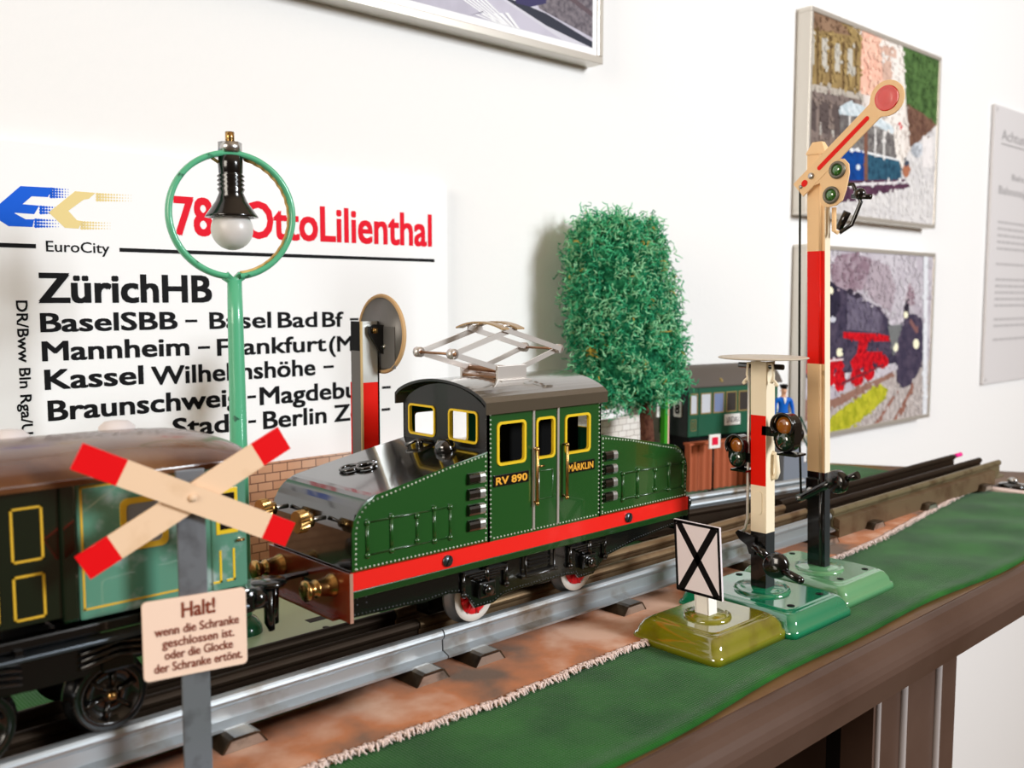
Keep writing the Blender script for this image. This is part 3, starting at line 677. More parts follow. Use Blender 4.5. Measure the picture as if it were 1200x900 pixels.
for xx in (0.2512, 0.3126):
    for yy, s2 in ((0.2922, -1), (0.3328, 1)):
        b = MB(); R = 0.0104; c = (xx, yy, 0.0185 + R)
        b.lathe([(0, -0.0016), (0.0035, -0.0016), (0.0035, 0.0), (0.0065, 0.0004), (0.0074, 0.0)], (xx, yy, c[2]), (0, s2, 0), WRED, 32)
        b.lathe([(0.0074, 0.0), (0.0078, 0.0005), (0.0098, 0.0005), (R, 0.0)], (xx, yy, c[2]), (0, s2, 0), TYRE, 36)
        b.lathe([(R, 0.0), (R, -0.0042), (R + 0.0016, -0.0046), (R + 0.0016, -0.0060), (0, -0.0060)], (xx, yy, c[2]), (0, s2, 0), mat('tread_grey', (150, 154, 158), 0.35, metal=.6), 36)
        for k in range(8):
            a = 2 * PI * k / 8 + 0.2
            b.tube([(xx + 0.002 * math.cos(a), yy + s2 * .0003, c[2] + 0.002 * math.sin(a)), (xx + 0.0072 * math.cos(a), yy + s2 * .0006, c[2] + 0.0072 * math.sin(a))], 0.0007, WRED, 6)
        b.cyl((xx, yy - s2 * .001, c[2]), (xx, yy + s2 * .0014, c[2]), 0.0022, BLK, 12)
        b.build('wheel', lo)

# ================================================================== LEFT COACH
cx1 = 0.1470; cx0 = -0.12
ch = thing('passenger_coach', (0.03, YC, 0.0185), 'pale green tinplate coach with brown roof, coupled ahead of the locomotive', 'coach')
CYN, CYF = 0.2850, 0.3400; CZ0, CZ1 = 0.0570, 0.0995
b = MB(); b.box(0.0935, cx1, CYN, CYF, CZ0, CZ1, COACHG, 0.0012)
for z in (0.0600, 0.0962): b.box(0.0945, 0.1322, CYN - 0.00015, CYN, z, z + 0.0006, LINE)
b.box(0.0946, 0.0952, CYN - 0.00015, CYN, 0.0600, 0.0968, LINE); b.box(0.1316, 0.1322, CYN - 0.00015, CYN, 0.0600, 0.0968, LINE)
b.cyl((0.1275, CYN + .0002, 0.0668), (0.1275, CYN - 0.0007, 0.0668), 0.0011, STEEL, 12)
body = b.build('body', ch)
b = MB(); b.box(cx0, 0.0925, CYN + 0.0012, CYF - 0.0012, 0.0590, CZ1, COACHSHADE)
b.box(0.0890, 0.0935, CYN - 0.0004, CYF + 0.0004, 0.0575, CZ1, COACHSHADE, 0.0008)
yy = CYN + 0.0011
def lines(b, x0, x1, z0, z1, m, y, w=0.0006):
    b.box(x0, x1, y - 0.0002, y + .0001, z0, z0 + w, m); b.box(x0, x1, y - 0.0002, y + .0001, z1 - w, z1, m); b.box(x0, x0 + w, y - 0.0002, y + .0001, z0, z1, m); b.box(x1 - w, x1, y - 0.0002, y + .0001, z0, z1, m)
for xa in (0.0762, 0.0640, 0.0518):
    lines(b, xa, xa + 0.0085, 0.0772, 0.0928, LINE, yy); lines(b, xa, xa + 0.0085, 0.0605, 0.0735, LINE, yy)
b.build('shaded_section', ch)['label'] = 'panelled section coloured near-black for shade and dark reflection'
def cwin(x0, x1, z0, z1, m, parent):
    b = MB(); b.box(x0, x1, CYN - 0.0002, CYN + 0.0002, z0, z1, m); w = b.build('window', parent)
    wframe(lambda p, q, t: (p, CYN - t, q), x0, x1, z0, z1, LINE, 0.0018, w, 'window_frame', 0.0022, 0.0004)
cwin(0.1070, 0.1195, 0.0765, 0.0905, CGLASS, body)
b = MB(); b.box(0.1345, 0.1462, CYN - 0.0009, CYN + 0.0004, 0.0575, 0.0930, COACHG, 0.0005)
for xa in (0.1366, 0.1412): b.box(xa, xa + 0.0007, CYN - 0.0011, CYN - .0008, 0.0600, 0.0705, YEL); b.box(xa - 0.0022, xa + .0007, CYN - 0.0011, CYN - .0008, 0.0600, 0.0607, YEL)
b.box(0.1358, 0.1432, CYN - 0.0012, CYN - .0008, 0.0757, 0.0905, YEL, 0.0001); b.box(0.1370, 0.1420, CYN - 0.0014, CYN - .0011, 0.0772, 0.0890, BLK)
b.tube([(0.1425, CYN - .0016, 0.0730), (0.1450, CYN - .0016, 0.0730)], 0.0005, BRASS, 6)
b.build('door', ch)
b = MB(); secs = []
NR = 20
for k, (xx, s_) in enumerate([(cx0, 1), (0.09, 1), (0.11, 0.99), (0.125, 0.95), (0.136, 0.86), (0.144, 0.70), (0.149, 0.48), (0.1515, 0.2)]):
    row = []
    for i in range(NR + 1):
        t = 2 * i / NR - 1; hw = (CYF - CYN) / 2 + 0.0032
        row.append(b.v((xx, YC + t * hw * (1 if s_ > .6 else .6 + .4 * s_ / .6), 0.0992 + 0.0090 * s_ * (1 - abs(t) ** 2.4) ** 0.75)))
    secs.append(row)
for A, B in zip(secs, secs[1:]):
    for i in range(NR): b.f([A[i], A[i + 1], B[i + 1], B[i]], COACHB, True)
b.f(secs[-1][::-1], COACHB)
b.box(cx0, 0.1485, CYN - 0.0034, CYN - 0.0022, 0.0978, 0.0998, COACHB, 0.0004); b.box(cx0, 0.1485, CYF + 0.0022, CYF + 0.0034, 0.0978, 0.0998, COACHB, 0.0004)
b.box(cx0, 0.1495, CYN - 0.0030, CYF + 0.0030, 0.0982, 0.0995, COACHB)
crf = b.build('roof', ch, fixn=True)
for xx in (0.088, 0.1215):
    b = MB(); b.lathe([(0.006, 0), (0.0058, 0.002), (0.004, 0.0036), (0, 0.0042)], (xx, YC + 0.014, 0.1060), (0, 0, 1), mat('vent_grey', (206, 198, 196), 0.5), 16); b.build('roof_vent', crf)
b = MB()
b.box(cx0, cx1, CYN - 0.0012, CYN + 0.003, 0.0528, 0.0560, BLK, 0.0006); b.box(cx0, cx1, CYF - 0.003, CYF + 0.0012, 0.0528, 0.0560, BLK, 0.0006); b.box(cx0, cx1, CYN, CYF, 0.0535, 0.0560, BLK)
b.box(cx0, cx1 - 0.002, CYN - 0.0045, CYN + 0.002, 0.0505, 0.0517, GUN, 0.0003)
for xx in (-0.05, 0.02, 0.075, 0.135): b.box(xx, xx + 0.002, CYN - 0.003, CYN - .001, 0.0510, 0.0535, BLK)
b.build('underframe', ch)
for cxw in (0.085, -0.08):
    b = MB()
    for yy in (CYN + 0.0005, CYF - 0.0020):
        b.py([(cxw - 0.034, 0.0470), (cxw - 0.030, 0.0425), (cxw - 0.006, 0.0400), (cxw + 0.006, 0.0400), (cxw + 0.030, 0.0425), (cxw + 0.034, 0.0470), (cxw + 0.030, 0.0500), (cxw - 0.030, 0.0500)], yy, yy + 0.0014, BLK)
        for dx in (-0.019, 0.019):
            b.box(cxw + dx - 0.005, cxw + dx + 0.005, yy - 0.0014, yy + 0.001, 0.0400, 0.0455, BLK, 0.0008)
            for k in range(3): b.tube([(cxw + dx - 0.011, yy - 0.001, 0.0432 + k * .0020), (cxw + dx, yy - 0.0016, 0.0452 + k * .0020), (cxw + dx + 0.011, yy - .001, 0.0432 + k * .0020)], 0.0007, BLK, 6)
    b.box(cxw - 0.012, cxw + 0.012, CYN + 0.006, CYF - 0.006, 0.038, 0.0535, BLK)
    bo = b.build('bogie', ch)
    for dx in (-0.019, 0.019):
        for yy, s2 in ((0.2922, -1), (0.3328, 1)):
            b = MB(); R = 0.0112; zc = 0.0185 + R
            b.lathe([(0, 0.0002), (0.0022, 0.0002), (0.0026, -0.0012), (0.0080, -0.0012), (0.0084, 0.0004), (0.0092, 0.0006), (0.0100, -0.0002), (0.0106, 0.0004), (R, 0.0), (R, -0.004), (R + .0015, -0.0044), (R + .0015, -0.006), (0, -0.006)], (cxw + dx, yy, zc), (0, s2, 0), BLK, 36)
            for k in range(6):
                a = 2 * PI * k / 6 + .3; b.tube([(cxw + dx + .0022 * math.cos(a), yy - s2 * .0006, zc + .0022 * math.sin(a)), (cxw + dx + .0082 * math.cos(a), yy - s2 * .0006, zc + .0082 * math.sin(a))], 0.0008, BLK, 6)
            b.ball((cxw + dx, yy + s2 * .0006, zc), 0.0016, BRASS, n=10, k=6)
            b.build('wheel', bo)
b = MB()
b.pz([(cx1 - 0.004, 0.3045), (cx1 + 0.010, 0.3045), (cx1 + 0.019, 0.3075), (cx1 + 0.030, 0.3105), (cx1 + 0.038, 0.3110), (cx1 + 0.038, 0.3140), (cx1 + 0.030, 0.3145), (cx1 + 0.019, 0.3175), (cx1 + 0.010, 0.3205), (cx1 - 0.004, 0.3205)], 0.0470, 0.0482, BLK)
for xx, yy in ((cx1 + 0.0195, 0.3075), (cx1 + 0.0245, 0.3135)): b.tube([(xx, yy, 0.0478), (xx, yy, 0.034), (xx + 0.0008, yy, 0.0310)], [0.0021, 0.0019, 0.0012], BLK, 10)
b.lathe([(0, 0), (0.0062, 0), (0.0066, .0008), (0.0062, .0018), (0, .0020)], (cx1 + 0.021, 0.3105, 0.0470), (0, 0, 1), BLK, 20)
b.build('coupling', ch)
for yy in (0.2935, 0.3315):
    b = MB(); b.box(cx1 - 0.001, cx1 + 0.005, yy - 0.0035, yy + 0.0035, 0.0455, 0.0525, BLK, 0.001); b.cyl((cx1 + 0.005, yy, 0.049), (cx1 + 0.0095, yy, 0.049), 0.0038, BLK, 16); b.build('buffer', ch)

# ================================================================== STREET LAMP
LX, LY = 0.1955, 0.385
lp = thing('street_lamp', (LX, LY, 0.0012), 'tall green toy street lamp with a ring holding a frosted bulb', 'lamp')
b = MB(); b.M = Matrix.Translation((LX + 0.018, LY + 0.006, 0))
b.pz(rrect(-0.034, 0.042, -0.034, 0.030, 0.006), 0.0012, 0.0032, SAGE, bev=0.0004)
b.box(0.010, 0.026, -0.016, -0.011, 0.0032, 0.0033, BLKM); b.cyl((0.012, -0.026, 0.0031), (0.012, -0.026, 0.00335), 0.0016, BLKM, 12)
bs = b.build('base', lp)
b = MB(); b.lathe([(0.0085, 0.0032), (0.0082, 0.006), (0.006, 0.0095), (0.0036, 0.011), (0.0034, 0.012)], (LX, LY, 0), (0, 0, 1), mat('lamp_flange', (24, 104, 66), 0.25, coat=.6), 24); b.build('flange', lp)
b = MB(); b.lathe([(0.0040, 0.011), (0.0038, 0.08), (0.0033, 0.14), (0.0031, 0.1585), (0, 0.1588)], (LX, LY, 0), (0, 0, 1), LAMPG, 20); b.build('post', lp)
RC = Vector((LX - 0.0005, LY, 0.1865)); rx, rz = 0.0255, 0.0258
lu = Vector((math.cos(math.radians(-17)), math.sin(math.radians(-17)), 0))
def ringp(a, k=1.0): return RC + lu * (rx * k * math.cos(a)) + Vector((0, 0, rz * k * math.sin(a)))
b = MB()
N = 72; ln = Vector((-lu.y, lu.x, 0)); rr_ = []
for i in range(N + 1):
    a = -PI / 2 + 0.10 + (2 * PI - 0.20) * i / N
    c = ringp(a); rd = (c - RC).normalized()
    rr_.append([b.v(c + ln * p + rd * q) for p, q in ((-.0034, -.0009), (.0034, -.0009), (.0034, .0011), (0, .0017), (-.0034, .0011))])
for A, B in zip(rr_, rr_[1:]):
    for j in range(5): b.f([A[j], A[(j + 1) % 5], B[(j + 1) % 5], B[j]], LAMPG, True)
b.tube([ringp(-PI / 2 - .14), RC + Vector((0, 0, -rz - 0.0025)), ringp(-PI / 2 + .14)], 0.0022, LAMPG, 8)
hoop = b.build('hoop', lp)
b = MB()
pts = [ringp(a, 0.955) + ln * 0.0006 * math.sin(k * 1.7) for k, a in enumerate([PI * 0.42 - (PI * 0.42 + PI * 0.46) * i / 60 for i in range(61)])]
b.tube(pts, 0.0008, CORD, 6)
b.tube([ringp(PI * .6, .97), ringp(PI * .57, .94) + Vector((.001, 0, -.002)), ringp(PI * .54, .90), ringp(PI * .55, .86)], 0.0007, CORD, 6)
b.tube([ringp(PI * .42, .96), ringp(PI * .45, 1.05), ringp(PI * .38, 1.03), ringp(PI * .33, .97)], 0.0007, CORD, 6)
b.build('cord', lp)['label'] = 'tan cloth-covered cord wound along the hoop'
tp = RC.z + rz
b = MB(); b.lathe([(0, 0.0), (0.0032, 0.0), (0.0050, -0.0005), (0.0052, -0.004), (0.0050, -0.0075)] + [(0.0050 + (0.0008 if k % 2 else -0.0002), -0.0080 - k * 0.0009) for k in range(8)] + [(0.0050, -0.0158), (0.0066, -0.0195), (0.0105, -0.0250), (0.0112, -0.0262), (0.0100, -0.0262), (0.0060, -0.0225), (0, -0.022)], (RC.x, RC.y, tp - 0.0005), (0, 0, 1), PORC, 28)
b.build('socket', lp)
b = MB(); b.ball((RC.x, RC.y, tp - 0.0318), 0.0088, BULB, n=28, k=18); b.build('bulb', lp)['label'] = 'frosted white glass bulb'
b = MB(); b.lathe([(0, 0.0006), (0.0050, 0.0006), (0.0050, 0.0048), (0, 0.0048)], (RC.x, RC.y, tp), (0, 0, 1), STEEL, 6); b.cyl((RC.x, RC.y, tp + .0048), (RC.x, RC.y, tp + 0.0092), 0.0019, BRASS, 10); b.build('nut', lp)

# ================================================================== CROSSING SIGN
XS = (0.123, 0.2665, 0.0012)
xg = thing('crossing_sign', XS, 'grey level-crossing post with red-tipped crossed boards and a written warning plate', 'sign')
XM = Matrix.Translation((XS[0], XS[1], 0)) @ Matrix.Rotation(math.radians(-12), 4, 'Z')
b = MB(XM); b.pz(rrect(-0.020, 0.014, -0.026, 0.004, 0.003), 0.0012, 0.0045, TINGREY, bev=0.0006); b.build('base', xg)
b = MB(XM); b.box(-0.0071, 0.0011, 0.0, 0.0016, 0.0044, 0.1010, TINGREY, 0.0003); b.build('post', xg)
def xarm(p, q, y0, y1, ra, rb):
    p = Vector(p); q = Vector(q); d = (q - p); L = d.length; d.normalize(); n_ = Vector((-d.y, d.x)); w = 0.0039
    b = MB(XM)
    for s0, s1, mm in ((0, ra, XRED), (ra, L - rb, XCREAM), (L - rb, L, XRED)):
        c = [p + d * s0 - n_ * w, p + d * s1 - n_ * w, p + d * s1 + n_ * w, p + d * s0 + n_ * w]
        b.py([(k.x, k.y) for k in c], y0, y1, mm)
    return b.build('crossbuck_arm', xg)
xarm((-0.0335, 0.1080), (0.0258, 0.0785), -0.0026, -0.0014, 0.0128, 0.0080)
xarm((-0.0330, 0.0762), (0.0250, 0.1085), -0.0013, -0.0001, 0.0098, 0.0095)
b = MB(XM); b.cyl((-0.0030, -0.0026, 0.0932), (-0.0030, -0.0032, 0.0932), 0.0012, XCREAM, 10); b.build('rivet', xg)
b = MB(XM); b.py(rrect(-0.0179, 0.0121, 0.0400, 0.0637, 0.0014), -0.0012, -0.0001, XPLATE, bev=0.0002)
pl = b.build('warning_plate', xg)
b = MB(XM)
for s_, xa, xb2, z, cap in (('Halt!', -0.0068, 0.0027, 0.0577, 0.0044), ('wenn die Schranke', -0.0146, 0.0097, 0.0531, 0.0026), ('geschlossen ist.', -0.0126, 0.0082, 0.0494, 0.0026), ('oder die Glocke', -0.0120, 0.0077, 0.0458, 0.0026), ('der Schranke ertönt.', -0.0150, 0.0105, 0.0422, 0.0026)):
    b.text(s_, (xa, -0.00125, z), (1, 0, 0), (0, 0, 1), xb2 - xa, cap, XTEXT, 0.018 if cap > .003 else 0.010)
b.build('lettering', pl)

# ================================================================== pressed-tin base
def tin_base(b, cx, cy, wx, wy, z0, h, m, dome=True):
    hx, hy = wx / 2, wy / 2; lev = [(0.0, 0.0, 0.0035), (0.0, 0.25 * h, 0.0040), (0.0006, 0.34 * h, 0.0040), (0.0012, 0.36 * h, 0.0040), (0.0018, 0.60 * h, 0.0040), (0.0036, 0.84 * h, 0.0040), (0.0058, 0.95 * h, 0.004), (0.0064, 0.93 * h, 0.004), (0.0072, h, 0.0040)]
    rows = []
    for ins, z, r in lev: rows.append([b.v((cx + p, cy + q, z0 + z)) for p, q in rrect(-hx + ins, hx - ins, -hy + ins, hy - ins, r, 5)])
    n = len(rows[0])
    for A, B in zip(rows, rows[1:]):
        for i in range(n): b.f([A[i], A[(i + 1) % n], B[(i + 1) % n], B[i]], m, True)
    b.f(rows[-1], m); b.f(rows[0][::-1], m)
def lean(k, z0): return lambda p: Vector((p.x, p.y + k * max(0, p.z - z0), p.z))
ZC = 0.0011
# ---- semaphore
sm = thing('semaphore_signal', (0.4500, 0.2500, ZC), 'tall cream and red semaphore signal with raised arm on a pale green base', 'signal')
b = MB(); tin_base(b, 0.4520, 0.2510, 0.0535, 0.0620, ZC, 0.0105, BSAGE)
for px_, py_ in ((0.4385, 0.2300), (0.4640, 0.2300), (0.4385, 0.272), (0.464, 0.272)): b.cyl((px_, py_, ZC + .0100), (px_, py_, ZC + 0.0108), 0.0016, BLKM, 10)
b.lathe([(0.0125, 0), (0.012, 0.0012), (0.0105, 0.0008), (0.009, 0.0016), (0, 0.0018)], (0.4500, 0.2480, ZC + 0.0104), (0, 0, 1), BSAGE, 24)
b.build('base', sm)['label'] = 'pale green pressed base'
LE = lean(0.031, 0.011)
b = MB(); b.shear = LE
for z0, z1, m1, m2 in ((ZC + 0.0105, 0.0621, BLK, GUN), (0.0621, 0.1178, CREAM, CREAMW), (0.1178, 0.1750, SRED, CREAMW), (0.1750, 0.2235, CREAM, CREAMW)):
    # channel section: face towards -X with a rounded web, flange towards -Y
    b.px([(0.2433, z0), (0.2528, z0), (0.2528, z1), (0.2433, z1)], 0.4470, 0.4478, m1)
    b.box(0.4471, 0.4522, 0.2431, 0.2438, z0, z1, m2); b.box(0.4471, 0.4522, 0.2523, 0.2530, z0, z1, m1)
    b.tube([(0.4469, 0.2455, z0), (0.4469, 0.2455, z1)], 0.0009, m1, 6)
mast = b.build('mast', sm)
b = MB(); b.shear = LE; b.prism([(0.4464, 0.2428), (0.4528, 0.2428), (0.4528, 0.2533), (0.4464, 0.2533)], lambda p, q, t: (p, q, t), 0.2235, 0.2243, CREAM)
A = [b.v(p) for p in ((0.4464, 0.2428, 0.2243), (0.4528, 0.2428, 0.2243), (0.4528, 0.2533, 0.2243), (0.4464, 0.2533, 0.2243))]; B = [b.v(p) for p in ((0.4480, 0.2455, 0.2298), (0.4512, 0.2455, 0.2298), (0.4512, 0.2506, 0.2298), (0.4480, 0.2506, 0.2298))]
for i in range(4): b.f([A[i], A[(i + 1) % 4], B[(i + 1) % 4], B[i]], CREAM)
b.f(B, CREAM); b.build('finial', sm)
# arm: in the plane x = 0.4445, (y,z)
pv = Vector((0.2545, 0.2123)); rc = Vector((0.2166, 0.2450)); d = (rc - pv).normalized(); nr = Vector((-d.y, d.x))
b = MB(); xa, xb2 = 0.4430, 0.4440
back = pv - d * 0.0098; w = 0.0044
outl = [back + nr * w, back - nr * w]
ring_ = [rc + Vector((math.cos(a), math.sin(a))) * 0.0084 for a in [math.atan2(-nr.y - 0.0, -nr.x) + 0.52 - 0 + (2 * PI - 1.04) * i / 24 for i in range(25)]]
s_neg = [p for p in ring_]
lower = back - nr * w; upper = back + nr * w
a0 = math.atan2((-nr).y, (-nr).x)
ringpts = [rc + (d * math.cos(t) - nr * math.sin(t)) * 0.0084 for t in [math.radians(148) - math.radians(296) * i / 24 for i in range(25)]]
pl_ = [lower] + [rc - d * 0.0078 - nr * w] + ringpts + [rc - d * 0.0078 + nr * w] + [upper]
b.px([(p.x, p.y) for p in pl_], xa, xb2, CREAM, bev=0.0002)
spec = [pv + d * 0.0 - nr * 0.002, Vector((0.2455, 0.2195)), Vector((0.2375, 0.2192)), Vector((0.2350, 0.2165)), Vector((0.2345, 0.2120)), Vector((0.2360, 0.2040)), Vector((0.2378, 0.1990)), Vector((0.2410, 0.1968)), Vector((0.2450, 0.1962)), Vector((0.2486, 0.1972)), Vector((0.2497, 0.2005)), Vector((0.2488, 0.2060)), Vector((0.2500, 0.2085)), Vector((0.2530, 0.2075))]
b.px([(p.x, p.y) for p in spec], xa + 0.0002, xb2 + 0.0002, CREAM)
arm = b.build('signal_arm', sm)
def stripe(p, q, w, m, name):
    b = MB(); dd = (q - p).normalized(); nn = Vector((-dd.y, dd.x)); pts = []
    for c, s0 in ((q, -90), (p, 90)):
        for i in range(7):
            t = math.radians(s0 + 180 * i / 6); pts.append(c + dd * math.cos(t) * w + nn * math.sin(t) * w)
    b.px([(k.x, k.y) for k in pts], xa - 0.0002, xa + 0.0003, m); return b.build(name, arm)
stripe(pv + d * 0.0055, rc - d * 0.0125, 0.0011, SRED, 'red_stripe')
stripe(pv - d * 0.0052, pv - d * 0.0048, 0.0016, SRED, 'red_patch')
b = MB(); b.lathe([(0.0060, 0.0001), (0.0056, 0.0005), (0.0050, 0.0002), (0.003, 0.0006), (0, 0.0009)], (xa, rc.x, rc.y), (-1, 0, 0), LENSR, 28); b.build('red_disc', arm)
for (ly, lz) in ((0.2405, 0.2140), (0.2434, 0.2020)):
    b = MB(); b.lathe([(0.0043, 0), (0.0043, 0.0008), (0.0036, 0.0014), (0.0028, 0.0010), (0.0028, 0.0002)], (xa, ly, lz), (-1, 0, 0), mat('lens_rim', (120, 116, 104), .4, metal=.5), 24); rim = b.build('lens_rim', arm)
    b = MB(); b.lathe([(0.0028, 0.0002), (0.0024, 0.0010), (0.0014, 0.0016), (0, 0.0018)], (xa, ly, lz), (-1, 0, 0), LIN, 20); b.build('green_lens', rim)
b = MB(); b.lathe([(0.0017, 0), (0.0016, 0.0009), (0.0009, 0.0014), (0, 0.0015)], (xa, pv.x, pv.y), (-1, 0, 0), STEEL, 14); b.cyl((xa, pv.x, pv.y), (0.4475, pv.x, pv.y), 0.0010, STEEL, 8); b.build('pivot', sm)
b = MB(); b.cyl((xa, pv.x - 0.0075 * d.x, pv.y - 0.0075 * d.y), (xa - .0008, pv.x - 0.0075 * d.x, pv.y - 0.0075 * d.y), 0.0009, STEEL, 10)
b.tube([(xa + .0005, 0.2610, 0.2065), (0.4450, 0.2605, 0.150), (0.4450, 0.2590, 0.090), (0.4452, 0.2568, 0.0500)], 0.0006, mat('wire_dark', (44, 46, 40), .5), 6); b.build('pull_wire', sm)
b = MB(); b.shear = None
b.tube([(0.4525, 0.2450, 0.2080), (0.4560, 0.2390, 0.2080), (0.4560, 0.2345, 0.1990), (0.4560, 0.2390, 0.1880), (0.4530, 0.2440, 0.1840)], 0.0011, BLK, 8)
b.cyl((0.4555, 0.2390, 0.2020), (0.4555, 0.2290, 0.2010), 0.0013, BLK, 8); b.ball((0.4555, 0.2350, 0.2030), 0.0030, BLK, n=12, k=8); b.cyl((0.455, 0.2410, 0.1945), (0.455, 0.2455, 0.1860), 0.0020, BLK, 10)
b.tube([(0.4500, 0.2455, 0.1965), (0.4500, 0.2452, 0.1850), (0.4500, 0.2430, 0.1840)], 0.0012, CREAM, 8); b.build('lamp_bracket', sm)
b = MB(); b.shear = LE
b.box(0.4452, 0.4470, 0.2455, 0.2530, 0.0500, 0.0590, BLK, 0.0006); b.cyl((0.4452, 0.2497, 0.0525), (0.4436, 0.2497, 0.0525), 0.0018, STEEL, 14)
b.tube([(0.4450, 0.2572, 0.0468), (0.4450, 0.2530, 0.0492), (0.4450, 0.2430, 0.0555), (0.4450, 0.2380, 0.0586)], 0.0022, BLK, 8)
b.cyl((0.4440, 0.2556, 0.0478), (0.4425, 0.2556, 0.0478), 0.0012, STEEL, 4)
b.lathe([(0, -.003), (0.0050, -0.0028), (0.0060, -.0015), (0.0060, 0.0015), (0.0050, 0.0028), (0, .003)], (0.4450, 0.2352, 0.0590), (-1, 0.2, 0), BLK, 24)
b.tube([(0.4450, 0.2310, 0.0608), (0.4450, 0.2240, 0.0640)], [0.0016, 0.0020], BLK, 10)
b.build('counterweight_lever', sm)

# ---- light distant signal
ds = thing('distant_signal', (0.3960, 0.2468, ZC), 'shorter cream and red signal with horizontal disc and two lamps, on glossy green base', 'signal')
b = MB(); tin_base(b, 0.3962, 0.2470, 0.0530, 0.0650, ZC, 0.0105, BGREEN)
for px_, py_ in ((0.3830, 0.2245), (0.4085, 0.2245), (0.3830, 0.269), (0.4085, 0.269)): b.cyl((px_, py_, ZC + .0100), (px_, py_, ZC + 0.0108), 0.0017, BLKM, 10)
b.lathe([(0.0135, 0), (0.013, 0.0014), (0.0115, 0.0010), (0.010, 0.0018), (0, 0.0020)], (0.3955, 0.2475, ZC + 0.0104), (0, 0, 1), BGREEN, 24)
b.build('base', ds)['label'] = 'glossy green pressed base'
LE2 = lean(0.025, 0.012)
b = MB(); b.shear = LE2
ya, yb = 0.2434, 0.2514
for z0, z1, m1, m2 in ((ZC + 0.0105, 0.0400, BLK, GUN), (0.0400, 0.0625, CREAMW, CREAMW), (0.0625, 0.0960, SRED, CREAMW), (0.0960, 0.1215, CREAMW, CREAMW)):
    b.px([(ya, z0), (yb, z0), (yb, z1), (ya, z1)], 0.3920, 0.3928, m1); b.box(0.3921, 0.3995, ya - .0002, ya + .0006, z0, z1, m2); b.box(0.3921, 0.3995, yb - .0006, yb + .0002, z0, z1, m1)
    b.box(0.3928, 0.3994, ya + .0004, yb - .0004, z0, z0 + .0005, m1)
b.px(rrect(0.2452, 0.2496, 0.0485, 0.0600, 0.002), 0.3915, 0.3921, CREAMW, bev=0.0002)
b.build('mast', ds)
b = MB(); b.shear = LE2
for s2 in (-1, 1):
    yc_ = 0.2474 + s2 * 0.0066; pts = [(0.3935, 0.2474 + s2 * 0.0038, 0.1205), (0.3935, yc_, 0.1205), (0.3935, yc_ + s2 * .0006, 0.1150), (0.3935, yc_ - s2 * .0006, 0.1115)]
    for k in range(9):
        a = k * 0.7; pts.append((0.3935, yc_ + s2 * (0.0016 + 0.0018 * math.cos(a + 2.6) * (1 - k * .07)), 0.1115 + 0.0018 * math.sin(-a + 2.6) * (1 - k * .07)))
    b.tube(pts, 0.0007, CREAMW, 7)
b.tube([(0.3950, 0.2600, 0.1192), (0.3950, 0.2360, 0.1192)], 0.0013, BLK, 8)
b.build('scroll_bracket', ds)
b = MB(); b.M = Matrix.Translation((0.3955, 0.2498, 0.1231)); b.lathe([(0, -0.0003), (0.0205, -0.0002), (0.0210, 0.0002), (0.0205, 0.0005), (0.012, 0.0007), (0, 0.0008)], (0, 0, 0), (0, 0, 1), mat('disc_face', (190, 178, 160), .4), 40); b.build('folding_disc', ds)['label'] = 'disc folded flat, seen edge-on'
def lampbox(yc_, zc, w, h, x, arm_z):
    b = MB(); r = w
    st = [(yc_ + r * math.cos(math.radians(a)), zc + h - r + r * math.sin(math.radians(a))) for a in range(0, 181, 15)] + [(yc_ + r * math.cos(math.radians(a)), zc - h + r + r * math.sin(math.radians(a))) for a in range(180, 361, 15)]
    b.px(st, x, x + 0.0065, BLK, bev=0.0008)
    hood_ = [(x - 0.0020, yc_ + r * 1.02 * math.cos(math.radians(a)), zc + h - r + r * 1.02 * math.sin(math.radians(a))) for a in range(-40, 221, 13)]
    b.tube(hood_, 0.0007, BLK, 6)
    for a in (0, 1): pass
    p0 = [b.v((x + .0005, p[1], p[2])) for p in hood_]; p1 = [b.v(p) for p in hood_]
    for i in range(len(p0) - 1): b.f([p0[i], p0[i + 1], p1[i + 1], p1[i]], BLK, True)
    b.box(x + 0.002, x + 0.0040, min(yc_, 0.2475), max(yc_, 0.2475), arm_z - 0.0022, arm_z + 0.0022, BLK)
    b.ball((x + 0.0085, yc_ - w * .2, zc - 0.001), w * 0.75, BLK, sx=.9)
    b.box(x - 0.003, x + 0.006, yc_ - w * 1.5, yc_ + w * .3, zc - h - 0.0010, zc - h, BLK)
    lb = b.build('signal_lamp', ds)
    for dz, mm, nm in ((h - r, LOR, 'amber_lens'), (-(h - r), LDG, 'green_lens')):
        b = MB(); b.lathe([(r * .74, 0), (r * .70, 0.0006), (r * .4, 0.0013), (0, 0.0016)], (x, yc_, zc + dz), (-1, 0, 0), mm, 22); b.build(nm, lb)
lampbox(0.2600, 0.0776, 0.0048, 0.0080, 0.3905, 0.0750)
lampbox(0.2345, 0.0892, 0.0054, 0.0090, 0.3900, 0.0890)
b = MB()
b.tube([(0.3935, 0.2560, 0.1180), (0.3935, 0.2556, 0.080), (0.3935, 0.2552, 0.0450), (0.3930, 0.2562, 0.0400), (0.3930, 0.2580, 0.0385)], 0.0007, mat('rod_tin', (214, 210, 200), .35, metal=.6), 6)
b.px([(0.2585, 0.0395), (0.2600, 0.0380), (0.2575, 0.0350), (0.2535, 0.0330), (0.2520, 0.0290), (0.2490, 0.0290), (0.2490, 0.0375), (0.2520, 0.0385)], 0.3905, 0.3918, BLK)
b.cyl((0.3905, 0.2492, 0.0335), (0.3895, 0.2492, 0.0335), 0.0015, GUN, 12)
b.build('pull_rod', ds)
b = MB()
b.tube([(0.3908, 0.2492, 0.0335), (0.3908, 0.2420, 0.0292)], 0.0022, BLK, 8)
